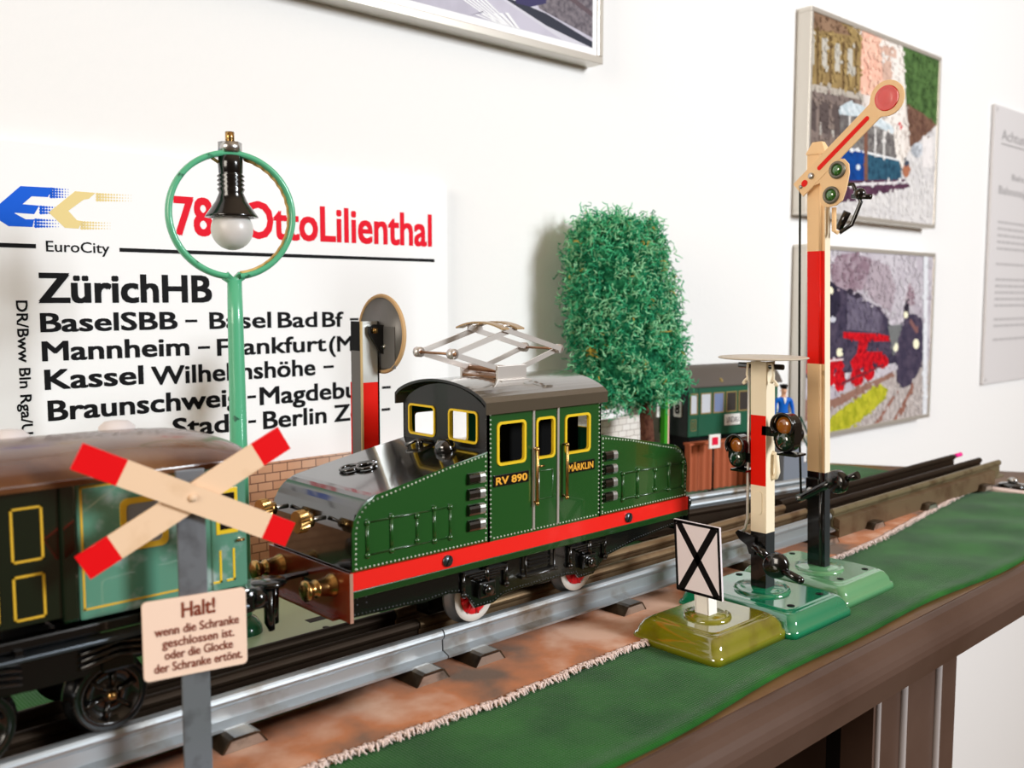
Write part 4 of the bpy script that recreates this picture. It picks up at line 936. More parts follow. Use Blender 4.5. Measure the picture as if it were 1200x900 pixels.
b.lathe([(0, -.003), (0.0050, -0.0028), (0.0060, -.0015), (0.0060, 0.0015), (0.0050, 0.0028), (0, .003)], (0.3905, 0.2372, 0.0264), (-1, -0.35, 0), BLK, 24)
b.tube([(0.3905, 0.2345, 0.0250), (0.3905, 0.2245, 0.0220)], [0.0018, 0.0020], BLK, 10)
b.ball((0.3905, 0.2245, 0.0220), 0.0020, BLK, n=8, k=6)
b.build('counterweight_lever', ds)
b = MB()
b.tube([(0.3980, 0.2450, 0.0778), (0.3980, 0.2432, 0.0775), (0.3980, 0.2422, 0.0690), (0.3980, 0.2430, 0.0665), (0.3980, 0.2450, 0.0660)], 0.0013, CREAMW, 8)
b.build('hook', ds)

# ---- X board
ys = thing('track_sign', (0.3430, 0.2425, ZC), 'white board with black hourglass cross on a glossy olive base', 'sign')
b = MB(); tin_base(b, 0.3459, 0.2422, 0.0546, 0.0465, ZC, 0.0110, BOLIVE)
b.lathe([(0.0105, 0), (0.0102, 0.0013), (0.0088, 0.0009), (0.0078, 0.0017), (0, 0.0019)], (0.3430, 0.2417, ZC + 0.0108), (0, 0, 1), BOLIVE, 24)
b.build('base', ys)['label'] = 'glossy olive green base'
LE3 = lean(0.07, 0.0135)
b = MB(); b.shear = LE3; b.box(0.3392, 0.3398, 0.2385, 0.2450, ZC + .011, 0.0480, WHITE); b.box(0.3392, 0.3450, 0.2380, 0.2387, ZC + .011, 0.0480, WHITE); b.box(0.3392, 0.3450, 0.2448, 0.2455, ZC + .011, 0.0480, WHITE); b.build('post', ys)
b = MB(); b.shear = LE3; y0, y1, z0, z1 = 0.2300, 0.2542, 0.0220, 0.0537; xf = 0.3378
SW = mat('board_white', (232, 222, 226), 0.45)
b.box(xf, xf + 0.0012, y0, y1, z0, z1, SW, 0.0002)
bd = b.build('sign_board', ys)
b = MB(); b.shear = LE3; e0 = xf - 0.0001
def strip(p, q, w):
    p = Vector(p); q = Vector(q); dd = (q - p).normalized(); nn = Vector((-dd.y, dd.x)) * w
    b.px([(k.x, k.y) for k in (p + nn, q + nn, q - nn, p - nn)], e0, e0 + 0.0002, PBLACK)
i_ = 0.0007
strip((y0 + i_, z0 + .0003), (y0 + i_, z1 - .0003), 0.0006); strip((y1 - i_, z0 + .0003), (y1 - i_, z1 - .0003), 0.0006); strip((y0 + .0003, z1 - i_), (y1 - .0003, z1 - i_), 0.0006); strip((y0 + .0003, z0 + i_), (y1 - .0003, z0 + i_), 0.0006)
strip((y0 + 0.0024, z0 + .0008), (y1 - 0.0024, z1 - .0008), 0.0016); strip((y0 + 0.0024, z1 - .0008), (y1 - 0.0024, z0 + .0008), 0.0016)
b.build('cross_mark', bd)

# ---- disc signal seen from behind
dg_ = thing('disc_signal', (0.2760, 0.4040, 0.0012), 'grey and red post with a round disc seen from behind, beyond the locomotive', 'signal')
b = MB(); tin_base(b, 0.2745, 0.4045, 0.046, 0.046, 0.0012, 0.010, BGREEN); b.build('base', dg_)
b = MB(); sx0, sx1 = 0.2700, 0.2808
b.box(sx0, sx1, 0.4000, 0.4008, 0.0105, 0.1090, SRED); b.box(sx0, sx1, 0.4000, 0.4008, 0.1090, 0.1397, mat('post_silver', (196, 196, 190), .35, metal=.5))
b.box(sx0 - .0002, sx0 + .0008, 0.4000, 0.4085, 0.0105, 0.1250, DGREY); b.box(sx0 - .0002, sx0 + .0008, 0.4000, 0.4085, 0.1250, 0.1397, BLKM); b.box(sx1 - .0008, sx1 + .0002, 0.4000, 0.4085, 0.0105, 0.1397, DGREY)
b.box(sx0 - .0003, sx0 + .0008, 0.4082, 0.4092, 0.0105, 0.1090, SRED); b.box(sx0 - .0003, sx0 + .0008, 0.3995, 0.4003, 0.0105, 0.1397, mat('edge_tan', (196, 168, 120), .5))
b.build('post', dg_)
b = MB(); b.lathe([(0, -.0006), (0.0192, -.0006), (0.0192, 0.0006), (0, 0.0006)], (0.2830, 0.4005, 0.1332), (-1, 0, 0), DGREY, 48); b.box(0.2820, 0.2826, 0.3880, 0.400, 0.1160, 0.1370, DGREY)
dd_ = b.build('disc', dg_)
b = MB(); b.tube([(0.2830, 0.4005 + 0.0192 * math.cos(2 * PI * i / 48), 0.1332 + 0.0192 * math.sin(2 * PI * i / 48)) for i in range(48)], 0.0011, DRIM, 8, True); b.build('rim', dd_)
b = MB(); b.py([(0.2735, 0.1372), (0.2765, 0.1382), (0.2860, 0.1375), (0.2860, 0.1260), (0.2830, 0.1225), (0.2800, 0.1240), (0.2735, 0.1335)], 0.3975, 0.3990, BLK)
b.cyl((0.2765, 0.3975, 0.1350), (0.2765, 0.3962, 0.1350), 0.0018, BRASS, 4); b.cyl((0.2825, 0.3975, 0.1268), (0.2825, 0.3962, 0.1268), 0.0014, STEEL, 8); b.build('pivot_bracket', dg_)

# ================================================================== TREE
TX, TY = 0.5605, 0.455
tr = thing('moss_tree', (TX + 0.004, TY, 0.0012), 'tall shaggy green moss tree on a brown trunk, standing by the wall', 'tree')
sc_ = 0.712 / 1122.0
ru = Vector((0.7314, -0.6820, 0)); rf_ = Vector((0.682, 0.7314, 0))
# outline measured from the tree: height (m), left and right half extents across the view (m)
prof = []
for v, l, r in ((250, 702, 752), (262, 684, 764), (285, 672, 770), (310, 667, 776), (340, 668, 786), (370, 670, 790), (400, 672, 796), (430, 678, 799), (450, 686, 799), (458, 690, 796), (466, 696, 778), (474, 702, 742)):
    prof.append((0.151 - (v - 350) * sc_, (l - 757) * sc_, (r - 757) * sc_))
def tprof(z):
    if z >= prof[0][0]: return prof[0][1], prof[0][2]
    for a, c in zip(prof, prof[1:]):
        if z >= c[0]:
            t = (z - c[0]) / (a[0] - c[0]); return c[1] + (a[1] - c[1]) * t, c[2] + (a[2] - c[2]) * t
    return prof[-1][1], prof[-1][2]
ztop, zbot = prof[0][0], prof[-1][0]
def tsurf(z, an, k=1.0):
    l, r = tprof(z); c = (l + r) / 2; h = (r - l) / 2 * k
    return Vector((TX, TY, 0)) + ru * (c + h * math.cos(an)) + rf_ * (min(h, 0.030) * 0.85 * math.sin(an)) + Vector((0, 0, z))
b = MB(); NZ, NA = 64, 80; rows = []
for i in range(NZ + 1):
    z = zbot + 0.004 + (ztop - zbot - 0.014) * i / NZ; row = []
    for j in range(NA):
        p = tsurf(z, 2 * PI * j / NA, 0.86); dn = noise.noise(p * 110) * 0.004 + noise.noise(p * 330) * 0.0025
        row.append(b.v(p + Vector((math.cos(2 * PI * j / NA) * dn, math.sin(2 * PI * j / NA) * dn, dn))))
    rows.append(row)
for A, B in zip(rows, rows[1:]):
    for j in range(NA): b.f([A[j], A[(j + 1) % NA], B[(j + 1) % NA], B[j]], MCORE, True)
b.f(rows[0][::-1], MCORE); b.f(rows[-1], MCORE)
rng = random.Random(3)
clumps = []
for k in range(430):
    z = zbot + (ztop - 0.007 - zbot) * ((k * 0.61803) % 1.0); an = 2 * PI * ((k * 0.75487 + 0.05 * rng.random()) % 1.0); clumps.append((tsurf(z, an, 0.93 + 0.05 * rng.random()), an))
top_c = [(tsurf(ztop - 0.010, rng.uniform(0, 2 * PI), rng.uniform(0, 0.9)), rng.uniform(0, 2 * PI)) for _ in range(26)]
for c, an in clumps + top_c:
    out = (ru * math.cos(an) + rf_ * math.sin(an)).normalized()
    mi = rng.choices((0, 1, 2), (5, 3, 3))[0]
    for s in range(30):
        q = c + Vector((rng.gauss(0, .0042), rng.gauss(0, .0042), rng.gauss(0, .0042)))
        dv = (out * 0.6 + Vector((rng.gauss(0, 1), rng.gauss(0, 1), rng.gauss(-0.1, .8)))).normalized(); L = rng.uniform(0.0012, 0.0024)
        pts = [q]; r0 = rng.uniform(0.00032, 0.00058)
        for t in range(4):
            dv = (dv + Vector((rng.gauss(0, .95), rng.gauss(0, .95), rng.gauss(0, .95)))).normalized(); pts.append(pts[-1] + dv * L)
        mm = MOSS[mi if rng.random() < .7 else rng.choice((0, 1, 2))]
        if rng.random() < .012: mm = MOSS[3]
        b.tube(pts, [r0, r0, r0, r0 * .9, r0 * .5], mm, 3)
for cz, ca in ((0.113, 1.25 * PI), (0.089, 1.02 * PI)):
    c = tsurf(cz, ca, 1.02)
    for s in range(14):
        q = c + Vector((rng.gauss(0, .003), rng.gauss(0, .003), rng.gauss(0, .002))); b.tube([q, q + Vector((rng.gauss(0, .003), rng.gauss(0, .003), rng.gauss(0, .002))), q + Vector((rng.gauss(0, .005), rng.gauss(0, .005), rng.gauss(0, .003)))], 0.0006, MOSS[3], 3)
b.build('foliage', tr, fixn=False)
b = MB(); N = 16; rows = []
for i in range(9):
    t = i / 8; z = 0.0012 + 0.085 * t; cxx = TX + 0.0075 * (1 - t)
    rows.append([b.v((cxx + (0.0062 - 0.0016 * t) * math.cos(2 * PI * j / N) * (1 + .08 * noise.noise(Vector((j * 2.1, i, 0)))), TY + (0.0062 - 0.0016 * t) * math.sin(2 * PI * j / N) * (1 + .08 * noise.noise(Vector((j * 2.1, i, 5)))), z)) for j in range(N)])
for A, B in zip(rows, rows[1:]):
    for j in range(N): b.f([A[j], A[(j + 1) % N], B[(j + 1) % N], B[j]], TRUNK, True)
b.f(rows[0][::-1], TRUNK); b.build('trunk', tr)

# ================================================================== FAR COACH
CM = Matrix.Translation((0.6190, 0.4580, 0)) @ Matrix.Rotation(math.radians(-11.6), 4, 'Z')
c2 = thing('express_coach', tuple(CM @ Vector((0.055, 0.02, 0.0012))), 'small dark green coach with LINDAU board and plate number 8 at the back', 'coach')
Wd, Ln = 0.036, 0.100; b0, b1 = 0.0405, 0.0815
b = MB(CM); b.box(0, Ln, 0, Wd, b0, b1, C2GREEN, 0.0006)
b.box(-0.0004, 0.0004, 0.0006, Wd - .0006, b0, b1 + 0.006, C2DARK)
b.box(0.0102, 0.0112, -0.0004, 0, b0, b1, C2GREEN); b.box(0, Ln, -0.0004, 0, 0.0565, 0.0572, C2GREEN)
bdy = b.build('body', c2)
b = MB(CM); arcp = [(-0.002 + (Wd + 0.004) * i / 16, b1 + 0.0155 * (1 - abs(2 * i / 16 - 1) ** 2.2)) for i in range(17)]
b.px([(-0.002, b1 - 0.0012)] + arcp + [(Wd + .002, b1 - 0.0012)], -0.003, Ln + .003, C2ROOF, smooth=False); rf2 = b.build('roof', c2)
for xx in (0.035, 0.075):
    b = MB(CM); b.ball((xx, 0.001, b1 + 0.003), 0.0022, C2FRAME); b.build('roof_vent', rf2)
pale = mat('window_bright', (206, 208, 214), .3)
wins2 = [(0.0025, 0.0086, pale), (0.0135, 0.0232, pale), (0.0272, 0.0372, mat('window_blue', (120, 134, 170), .3))] + [(0.0411 + k * 0.014, 0.0511 + k * 0.014, C2WIN) for k in range(4)]
for a, c, mm in wins2:
    b = MB(CM); b.box(a, c, -0.0003, 0.0002, 0.0595, 0.0745, mm); w = b.build('window', bdy)
    b = MB(CM); t_ = .0009
    b.box(a - t_, a, -.0006, .0002, .0586, .0754, C2FRAME); b.box(c, c + t_, -.0006, .0002, .0586, .0754, C2FRAME); b.box(a, c, -.0006, .0002, .0586, .0595, C2FRAME); b.box(a, c, -.0006, .0002, .0745, .0754, C2FRAME); b.build('window_frame', w)
b = MB(CM); lines(b, 0.0026, 0.0084, 0.0455, 0.0545, C2FRAME, -0.0001, 0.0004); lines(b, 0.0043, 0.0067, 0.0475, 0.0525, C2FRAME, -0.0001, 0.0004); b.build('door', bdy)
b = MB(CM); b.box(0.0385, 0.0555, -0.0014, -0.0004, 0.0478, 0.0568, WHITE, 0.0002); lb = b.build('destination_board', c2)
b = MB(CM); b.text('LINDAU', (0.0400, -0.00145, 0.0500), (1, 0, 0), (0, 0, 1), 0.0140, 0.0048, mat('grey_ink', (96, 96, 100), .6), 0.0); b.build('lettering', lb)
b = MB(CM); b.px(rrect(0.0070, 0.0160, 0.0560, 0.0690, 0.0014), -0.0014, -0.0004, WHITE); nb = b.build('number_board', c2)
b = MB(CM); b.text('8', (-0.00145, 0.0140, 0.0588), (0, -1, 0), (0, 0, 1), 0.0048, 0.0076, PBLACK, 0.03); b.build('lettering', nb)
b = MB(CM); b.box(0.004, Ln - .004, 0.003, Wd - .003, 0.030, b0 + .0002, BLKM)
for xx in (0.022, 0.080):
    for yy, s2 in ((0.004, -1), (Wd - 0.004, 1)): b.cyl((xx, yy, 0.0185 + .0095), (xx, yy - s2 * .003, 0.0185 + .0095), 0.0095, BLKM, 20)
b.build('running_gear', c2)
# its track
t3 = thing('siding_track', tuple(CM @ Vector((0.05, 0.018, 0.0012))), 'dark siding track under the small coach at the back', 'track', 'toy railway track pieces')
for yy in (0.002, 0.018, 0.034):
    b = MB(CM); b.px(rail_profile(yy, 0.0185, 0.006), -0.02, 0.112, RAILD); b.build('rail', t3)
for xx in (0.0, 0.05, 0.09): sleeper(xx, xx + 0.014, -0.008, 0.042, 0.0012, 0.0062, t3, heading=CM)
# corrugated platform edge in front of it
b = MB(CM); pts = []
for i in range(101): pts.append((-0.014 + 0.070 * i / 100, -0.0175 - 0.0009 * math.cos(i * 0.62)))
pts += [(0.056, -0.0125), (-0.014, -0.0125)]
b.pz(pts, 0.0012, 0.0375, TERRA)
b.box(-0.015, 0.057, -0.0190, -0.0115, 0.0375, 0.0392, TERRA)
o = b.build('platform_wall', loc=tuple(CM @ Vector((0.025, -0.015, 0.0012)))); tag(o, 'terracotta corrugated platform wall below the small green coach', 'platform')
# red square sign
rq = thing('stop_marker', tuple(CM @ Vector((0.0004, -0.0285, 0.0012))), 'small white square sign with red centre on a thin black post', 'sign')
b = MB(CM); b.cyl((0.0004, -0.0285, 0.0012), (0.0004, -0.0285, 0.040), 0.0008, BLKM, 8); b.lathe([(0.004, 0.0012), (0.004, 0.0024), (0, 0.003)], (0.0004, -0.0285, 0), (0, 0, 1), BLKM, 14); b.build('post', rq)
b = MB(CM); b.box(-0.0053, 0.0061, -0.0304, -0.0294, 0.0360, 0.0468, WHITE, .0002); q_ = b.build('sign_board', rq)
b = MB(CM); b.box(-0.0027, 0.0035, -0.0306, -0.0303, 0.0386, 0.0446, mat('marker_red', (222, 22, 60), .5)); b.build('red_square', q_)
# green post with white board
gp = thing('platform_post', (0.5745, 0.447, 0.0012), 'green post with a white board between the tree and the small coach', 'post')
b = MB(); b.box(0.5722, 0.5760, 0.4450, 0.4490, 0.0012, 0.0785, mat('post_green', (58, 150, 40), .4)); b.box(0.5760, 0.5776, 0.4450, 0.4490, 0.0012, 0.0785, mat('post_pink', (226, 178, 164), .5)); b.build('pole', gp)
b = MB(); b.box(0.568, 0.5805, 0.4492, 0.4502, 0.0620, 0.0770, WHITE, .0002); b.build('board', gp)

# ================================================================== FIGURE on steps
fx, fy = 0.6700, 0.404; FZ = 0.0345
st = thing('footbridge_steps', (fx + 0.006, fy, 0.0012), 'small grey stepped platform with green handrails under the blue figure', 'platform')
b = MB(); GR = mat('steps_grey', (120, 124, 134), .6)
b.box(fx - 0.012, fx + 0.012, fy - 0.009, fy + 0.009, 0.0012, FZ, GR, 0.0005)
for k in range(4): b.box(fx + 0.012 + k * 0.006, fx + 0.018 + k * 0.006, fy - 0.009, fy + 0.009, 0.0012, FZ - 0.0075 * (k + 1), GR, 0.0003)
b.build('steps', st)
b = MB(); HG = mat('handrail_green', (32, 78, 60), .5)
for z in (0.012, 0.023): b.tube([(fx + 0.0125, fy - 0.0082, FZ + z), (fx + 0.036, fy - 0.0082, FZ + z - 0.029)], 0.0007, HG, 6)
for k in (0.0130, 0.0245, 0.0350): b.cyl((fx + k, fy - 0.0082, FZ - (k - 0.012) / 0.006 * 0.0075 - 0.001 if k > .013 else FZ - 0.0004), (fx + k, fy - 0.0082, FZ + 0.023 - (k - 0.0125) * 1.23), 0.0007, HG, 6)
b.build('handrail', st)
def skin_body(name, joints, edges, scale, loc, rot, mfun, mats):
    me = bpy.data.meshes.new('sk'); me.from_pydata([j[0] for j in joints], edges, [])
    ob = bpy.data.objects.new('sk', me); COL.objects.link(ob)
    md = ob.modifiers.new('s', 'SKIN'); md.use_smooth_shade = True
    for v, j in zip(me.skin_vertices[0].data, joints): v.radius = j[1]
    me.skin_vertices[0].data[0].use_root = True
    s2 = ob.modifiers.new('u', 'SUBSURF'); s2.levels = 2; s2.render_levels = 2
    dgx = bpy.context.evaluated_depsgraph_get(); dgx.update()
    m2 = bpy.data.meshes.new_from_object(ob.evaluated_get(dgx)); bpy.data.objects.remove(ob)
    for p in m2.polygons: p.material_index = mfun(p.center); p.use_smooth = True
    m2.materials.clear()
    for mm in mats: m2.materials.append(mm)
    idx = [mfun(p.center) for p in m2.polygons]
    m2.transform(Matrix.Rotation(rot, 4, 'Z') @ Matrix.Scale(scale, 4))
    for p, i in zip(m2.polygons, idx): p.material_index = i
    m2.name = name
    return m2
J = [((0, 0, .95), (.155, .11)), ((0, 0, 1.12), (.145, .10)), ((0, 0, 1.32), (.185, .115)), ((0, 0, 1.46), (.10, .09)), ((0, 0, 1.53), (.058, .058)), ((0, -.01, 1.62), (.085, .10)), ((0, -.005, 1.72), (.088, .105)), ((0, 0, 1.79), (.05, .06)),
     ((.10, 0, .88), (.10, .10)), ((.105, -.01, .50), (.072, .072)), ((.11, .01, .10), (.052, .055)), ((.115, -.10, .045), (.045, .04)), ((.118, -.17, .035), (.035, .03)),
     ((-.10, 0, .88), (.10, .10)), ((-.105, -.01, .50), (.072, .072)), ((-.11, .01, .10), (.052, .055)), ((-.115, -.10, .045), (.045, .04)), ((-.118, -.17, .035), (.035, .03)),
     ((.22, 0, 1.40), (.075, .075)), ((.29, 0, 1.14), (.058, .058)), ((.30, -.05, .90), (.042, .045)), ((.30, -.07, .82), (.035, .045)), ((.295, -.085, .745), (.022, .035)),
     ((-.22, 0, 1.40), (.075, .075)), ((-.29, 0, 1.14), (.058, .058)), ((-.30, -.05, .90), (.042, .045)), ((-.30, -.07, .82), (.035, .045)), ((-.295, -.085, .745), (.022, .035)),
     ((.27, -.10, .80), (.016, .016)), ((-.27, -.10, .80), (.016, .016)), ((0, -.115, 1.655), (.018, .022))]
E_ = [(0, 1), (1, 2), (2, 3), (3, 4), (4, 5), (5, 6), (6, 7), (0, 8), (8, 9), (9, 10), (10, 11), (11, 12), (0, 13), (13, 14), (14, 15), (15, 16), (16, 17), (2, 18), (18, 19), (19, 20), (20, 21), (21, 22), (2, 23), (23, 24), (24, 25), (25, 26), (26, 27), (21, 28), (26, 29), (5, 30)]
SKIN = mat('figure_skin', (222, 168, 136), .5); COAT = mat('figure_blue', (20, 98, 196), .5); TROU = mat('figure_trousers', (26, 34, 62), .5); SHOE = mat('figure_shoes', (20, 18, 18), .4)
def mf(c):
    if c.z > 1.475: return 0
    if c.z < 0.11: return 3
    if abs(c.x) > .215 and c.z < .885: return 0
    if c.z < .90: return 2
    return 1
FS = 0.0490 / 1.85
me = skin_body('figurine', J, E_, FS, None, math.radians(-34), mf, [SKIN, COAT, TROU, SHOE])
fg = bpy.data.objects.new('figurine', me); COL.objects.link(fg); fg.location = (fx, fy, FZ + 0.0002); fg['_o'] = (fx, fy, FZ)
tag(fg, 'toy railwayman figure in blue jacket and dark peaked cap, standing on grey steps', 'figurine')
FM = Matrix.Rotation(math.radians(-34), 4, 'Z') @ Matrix.Scale(FS, 4)
def fpart(name, fn):
    b = MB(FM); fn(b); ob = b.build(name, loc=(0, 0, 0)); ob.parent = fg; return ob
fpart('cap', lambda b: (b.lathe([(0.098, 1.735), (0.102, 1.775), (0.125, 1.80), (0.128, 1.825), (0.10, 1.85), (0, 1.86)], (0, 0, 0), (0, 0, 1), SHOE, 20), b.pz([(0.095, -0.04), (0.07, -0.13), (0, -0.165), (-0.07, -0.13), (-0.095, -0.04)], 1.730, 1.742, SHOE)))
fpart('collar', lambda b: (b.poly([(0.0, -.135, 1.27), (.055, -.115, 1.46), (0, -.11, 1.47), (-.055, -.115, 1.46)], WHITE), b.poly([(0.0, -.13, 1.27), (.055, -.11, 1.46), (0, -.10, 1.47), (-.055, -.11, 1.46)][::-1], WHITE)))
fpart('belt', lambda b: b.lathe([(0.172, .955), (0.178, .965), (0.178, .995), (0.172, 1.005)], (0, 0, 0), (0, 0, 1), SHOE, 24))
fpart('face', lambda b: (b.ball((.034, -.098, 1.685), .012, SHOE), b.ball((-.034, -.098, 1.685), .012, SHOE), b.ball((0, -.10, 1.60), .022, mat('figure_lips', (176, 84, 74), .5), sy=.4, sz=.35)))
fpart('ear', lambda b: b.ball((.098, .01, 1.66), .022, SKIN, sx=.5, sz=1.4)); fpart('ear', lambda b: b.ball((-.098, .01, 1.66), .022, SKIN, sx=.5, sz=1.4))

# ================================================================== BRICK STRIP, POSTER
b = MB(); b.box(-0.30, 0.607, 0.4925, 0.4955, 0.0012, 0.0570, BRICK)
o = b.build('masonry_strip', loc=(0, 0.494, 0.0012)); tag(o, 'low strip printed as brick masonry, standing along the wall below the poster', 'backdrop strip')
YP = 0.5045
ps = thing('poster', (0.21, YP + 0.001, 0.0012), 'large white train route poster with red and black lettering leaning on the wall', 'poster')
b = MB(); b.box(0.004, 0.411, YP, YP + 0.0022, 0.0012, 0.2262, POST); b.build('board', ps)
def PX(u, v=400): return on_plane_y(u, v, YP).x
yt = YP - 0.00005; UX, UZ = (1, 0, 0), (0, 0, 1)
b = MB()
def word(s_, u0, u1, z, cap, m, off, v): b.text(s_, (PX(u0, v), yt, z), UX, UZ, PX(u1, v) - PX(u0, v), cap, m, off)
def dash(u0, u1, z, v, cap): b.box(PX(u0, v), PX(u1, v), yt - .0001, yt, z + cap * .40, z + cap * .56, PBLACK)
for args in (('ZürichHB', 46, 247, 0.1493, 0.0140, 0.024, 340), ('BaselSBB', 48, 207, 0.1347, 0.0090, 0.020, 375), ('Basel', 246, 317, 0.1343, 0.0090, 0.016, 375), ('Bad', 326, 371, 0.1341, 0.0089, 0.016, 375), ('Bf', 378, 402, 0.1339, 0.0089, 0.016, 375),
             ('Mannheim', 50, 221, 0.1203, 0.0094, 0.020, 410), ('Frankfurt', 255, 382, 0.1192, 0.0092, 0.016, 410), ('(M)', 386, 422, 0.1186, 0.0092, 0.016, 405),
             ('Kassel', 53, 167, 0.1060, 0.0096, 0.020, 440), ('Wilhelmshöhe', 178, 369, 0.1050, 0.0096, 0.018, 440),
             ('Braunschweig', 57, 282, 0.0903, 0.0098, 0.020, 480), ('Magdeburg', 305, 443, 0.0895, 0.0100, 0.018, 470),
             ('Stadt', 203, 282, 0.0757, 0.0100, 0.018, 500), ('Berlin', 309, 382, 0.0752, 0.0100, 0.018, 495), ('Zoo', 392, 440, 0.0752, 0.0100, 0.018, 490)):
    s_, u0, u1, z, cap, off, v = args; word(s_, u0, u1, z, cap, PBLACK, off, v)
for u0, u1, z, v, cap in ((217, 231, .1345, 375, .009), (410, 420, .1339, 375, .009), (232, 246, .1196, 408, .0092), (424, 434, .1186, 405, .0092), (379, 391, .1048, 430, .0096), (290, 300, .0898, 470, .0099), (448, 458, .0893, 478, .0099), (291, 300, .0754, 495, .01), (447, 457, .0750, 478, .01)): dash(u0, u1, z, v, cap)
b.box(0.004, PX(42, 288), yt - .0001, yt, 0.1755, 0.1776, PBLACK); b.box(PX(140, 292), PX(509, 305), yt - .0001, yt, 0.1752, 0.1772, PBLACK)
word('EuroCity', 54, 128, 0.1742, 0.0052, PBLACK, 0.006, 290)
b.text('DR/Bww Bln Rga/Um', (0.1418, yt, 0.1500), (0, 0, -1), (1, 0, 0), 0.0720, 0.0050, PBLACK, 0.014)
b.build('lettering', ps)
b = MB(); word('78', 205, 248, 0.1858, 0.0196, PRED, 0.022, 255); word('OttoLilienthal', 286, 505, 0.1858, 0.0200, PRED, 0.020, 260); b.build('train_name', ps)['label'] = 'red train name lettering'
b = MB()
def flat(pts, m, dy=0.0001):
    P = [on_plane_y(u, v, YP) for u, v in pts]
    b.prism([(p.x, p.z) for p in P], lambda p, q, t: (p, t, q), YP - dy, YP + 0.00005, m)
flat([(24, 218), (62, 220), (56, 231), (37, 230), (22, 243), (17, 250), (30, 257), (40, 257), (38, 266), (10, 265), (-4, 256), (-4, 242)], PBLUE)
flat([(24, 239), (46, 241), (40, 251), (14, 249)], PBLUE, 0.00006)
flat([(88, 224), (112, 226), (104, 233), (98, 234), (80, 247), (90, 258), (96, 259), (92, 268), (76, 267), (57, 249)], PYEL)
def dots(u0, u1, v0, v1, slope, m, big=1.15):
    nu = int((u1 - u0) / 3.3); nv = max(2, int((v1 - v0) / 2.9))
    for i in range(nu):
        for j in range(nv):
            r_ = big * (1 - i / nu) * 0.00066 + 0.00012
            u = u0 + 3.3 * (i + .6); v = v0 + (j + .5) * (v1 - v0) / nv + slope * (u - u0)
            p = on_plane_y(u, v, YP); b.prism(circ(p.x, p.z, r_, 6), lambda a, c, t: (a, t, c), YP - .00006, YP + .00005, m)
dots(58, 84, 220, 232, .03, PBLUE); dots(46, 70, 241, 251, .02, PBLUE); dots(40, 70, 256, 267, .02, PBLUE)
dots(112, 156, 226, 236, .03, PYEL); dots(94, 132, 259, 269, .02, PYEL)
b.build('logo', ps)['label'] = 'blue and sand EC emblem dissolving into dots'

# ================================================================== PICTURES
YFm = 0.494
def framed(name, x0, x1, z0, z1, label, fw=0.0045, depth=0.0155, mount=0.0):
    t = thing(name, ((x0 + x1) / 2, YW - 0.001, z0), label, 'picture', 'framed railway photographs')
    b = MB()
    for a, c, d_, e_ in ((x0, x1, z0, z0 + fw), (x0, x1, z1 - fw, z1), (x0, x0 + fw, z0 + fw, z1 - fw), (x1 - fw, x1, z0 + fw, z1 - fw)): b.box(a, c, YFm, YFm + depth, d_, e_, FRAME, 0.0006)
    b.build('frame', t)
    b = MB(); b.box(x0 + fw * .8, x1 - fw * .8, YFm + 0.0015, YFm + 0.0045, z0 + fw * .8, z1 - fw * .8, MATW); pr = b.build('print', t)
    return t, pr
def art(parent, y, polys, lim, dabs=True):
    """printed picture: flat colour patches in layers of ink"""
    b = MB(); x0, x1, z0, z1 = lim
    for k, (m, pts) in enumerate(polys):
        P = [on_plane_y(u, v, y) for u, v in pts]
        P2 = [(min(max(p.x, x0), x1), min(max(p.z, z0), z1)) for p in P]
        c = [P2[0]]
        for q in P2[1:]:
            if (Vector(q) - Vector(c[-1])).length > 1e-6: c.append(q)
        if (Vector(c[0]) - Vector(c[-1])).length < 1e-6: c.pop()
        if len(c) > 2:
            yy = y - 0.00002 * (k + 1); b.poly([(p, yy, q) for p, q in c], m)
    # the grain of a real photograph: small dabs of each area's own tones, spilling a little over its borders
    g = random.Random(len(polys) * 7 + 1)
    def inside(p, poly):
        r = False; j = len(poly) - 1
        for i in range(len(poly)):
            (xi, yi), (xj, yj) = poly[i], poly[j]
            if (yi > p[1]) != (yj > p[1]) and p[0] < (xj - xi) * (p[1] - yi) / (yj - yi) + xi: r = not r
            j = i
        return r
    W3 = [[on_plane_y(u, v, y) for u, v in pts] for m, pts in polys]
    W2 = [[(p.x, p.z) for p in q] for q in W3]
    N = 1500 if dabs else 0
    for k in range(N):
        px_ = g.uniform(x0, x1); pz_ = g.uniform(z0, z1); mm = None
        for (m, _), q in zip(polys[::-1], W2[::-1]):
            if inside((px_, pz_), q): mm = m; break
        if mm is None or mm.name not in INKC: continue
        c = INKC[mm.name]; kind = g.choice((-1, 0, 0, 1)); f_ = (0.955, 1.0, 1.03)[kind + 1]
        m2 = mm if kind == 0 else mat(mm.name + ('_deep' if kind < 0 else '_light'), tuple(min(255, int(v * f_)) for v in c), 0.5)
        r_ = g.uniform(0.0014, 0.0044) * (0.55 if sum(abs(v) for v in c) < 300 else 1.0)
        px_ += g.gauss(0, .0015); pz_ += g.gauss(0, .0015); a0 = g.uniform(0, 6.3); st = g.uniform(.5, 1.0); yy = y - 0.00002 * (len(polys) + 2) - 0.00000012 * k
        b.poly([(min(max(px_ + r_ * math.cos(a0 + 2 * PI * i / 7) * g.uniform(.6, 1.2), x0), x1), yy, min(max(pz_ + st * r_ * math.sin(a0 + 2 * PI * i / 7) * g.uniform(.6, 1.2), z0), z1)) for i in range(7)], m2)
    return b.build('image', parent)
INKC = {}
def ink(name, c, c2=None, sc2=60):
    INKC['ink_' + name] = c
    return mat('ink_' + name, c, 0.5, vary=(c2, .4, .65) if c2 else None, vscale=sc2)
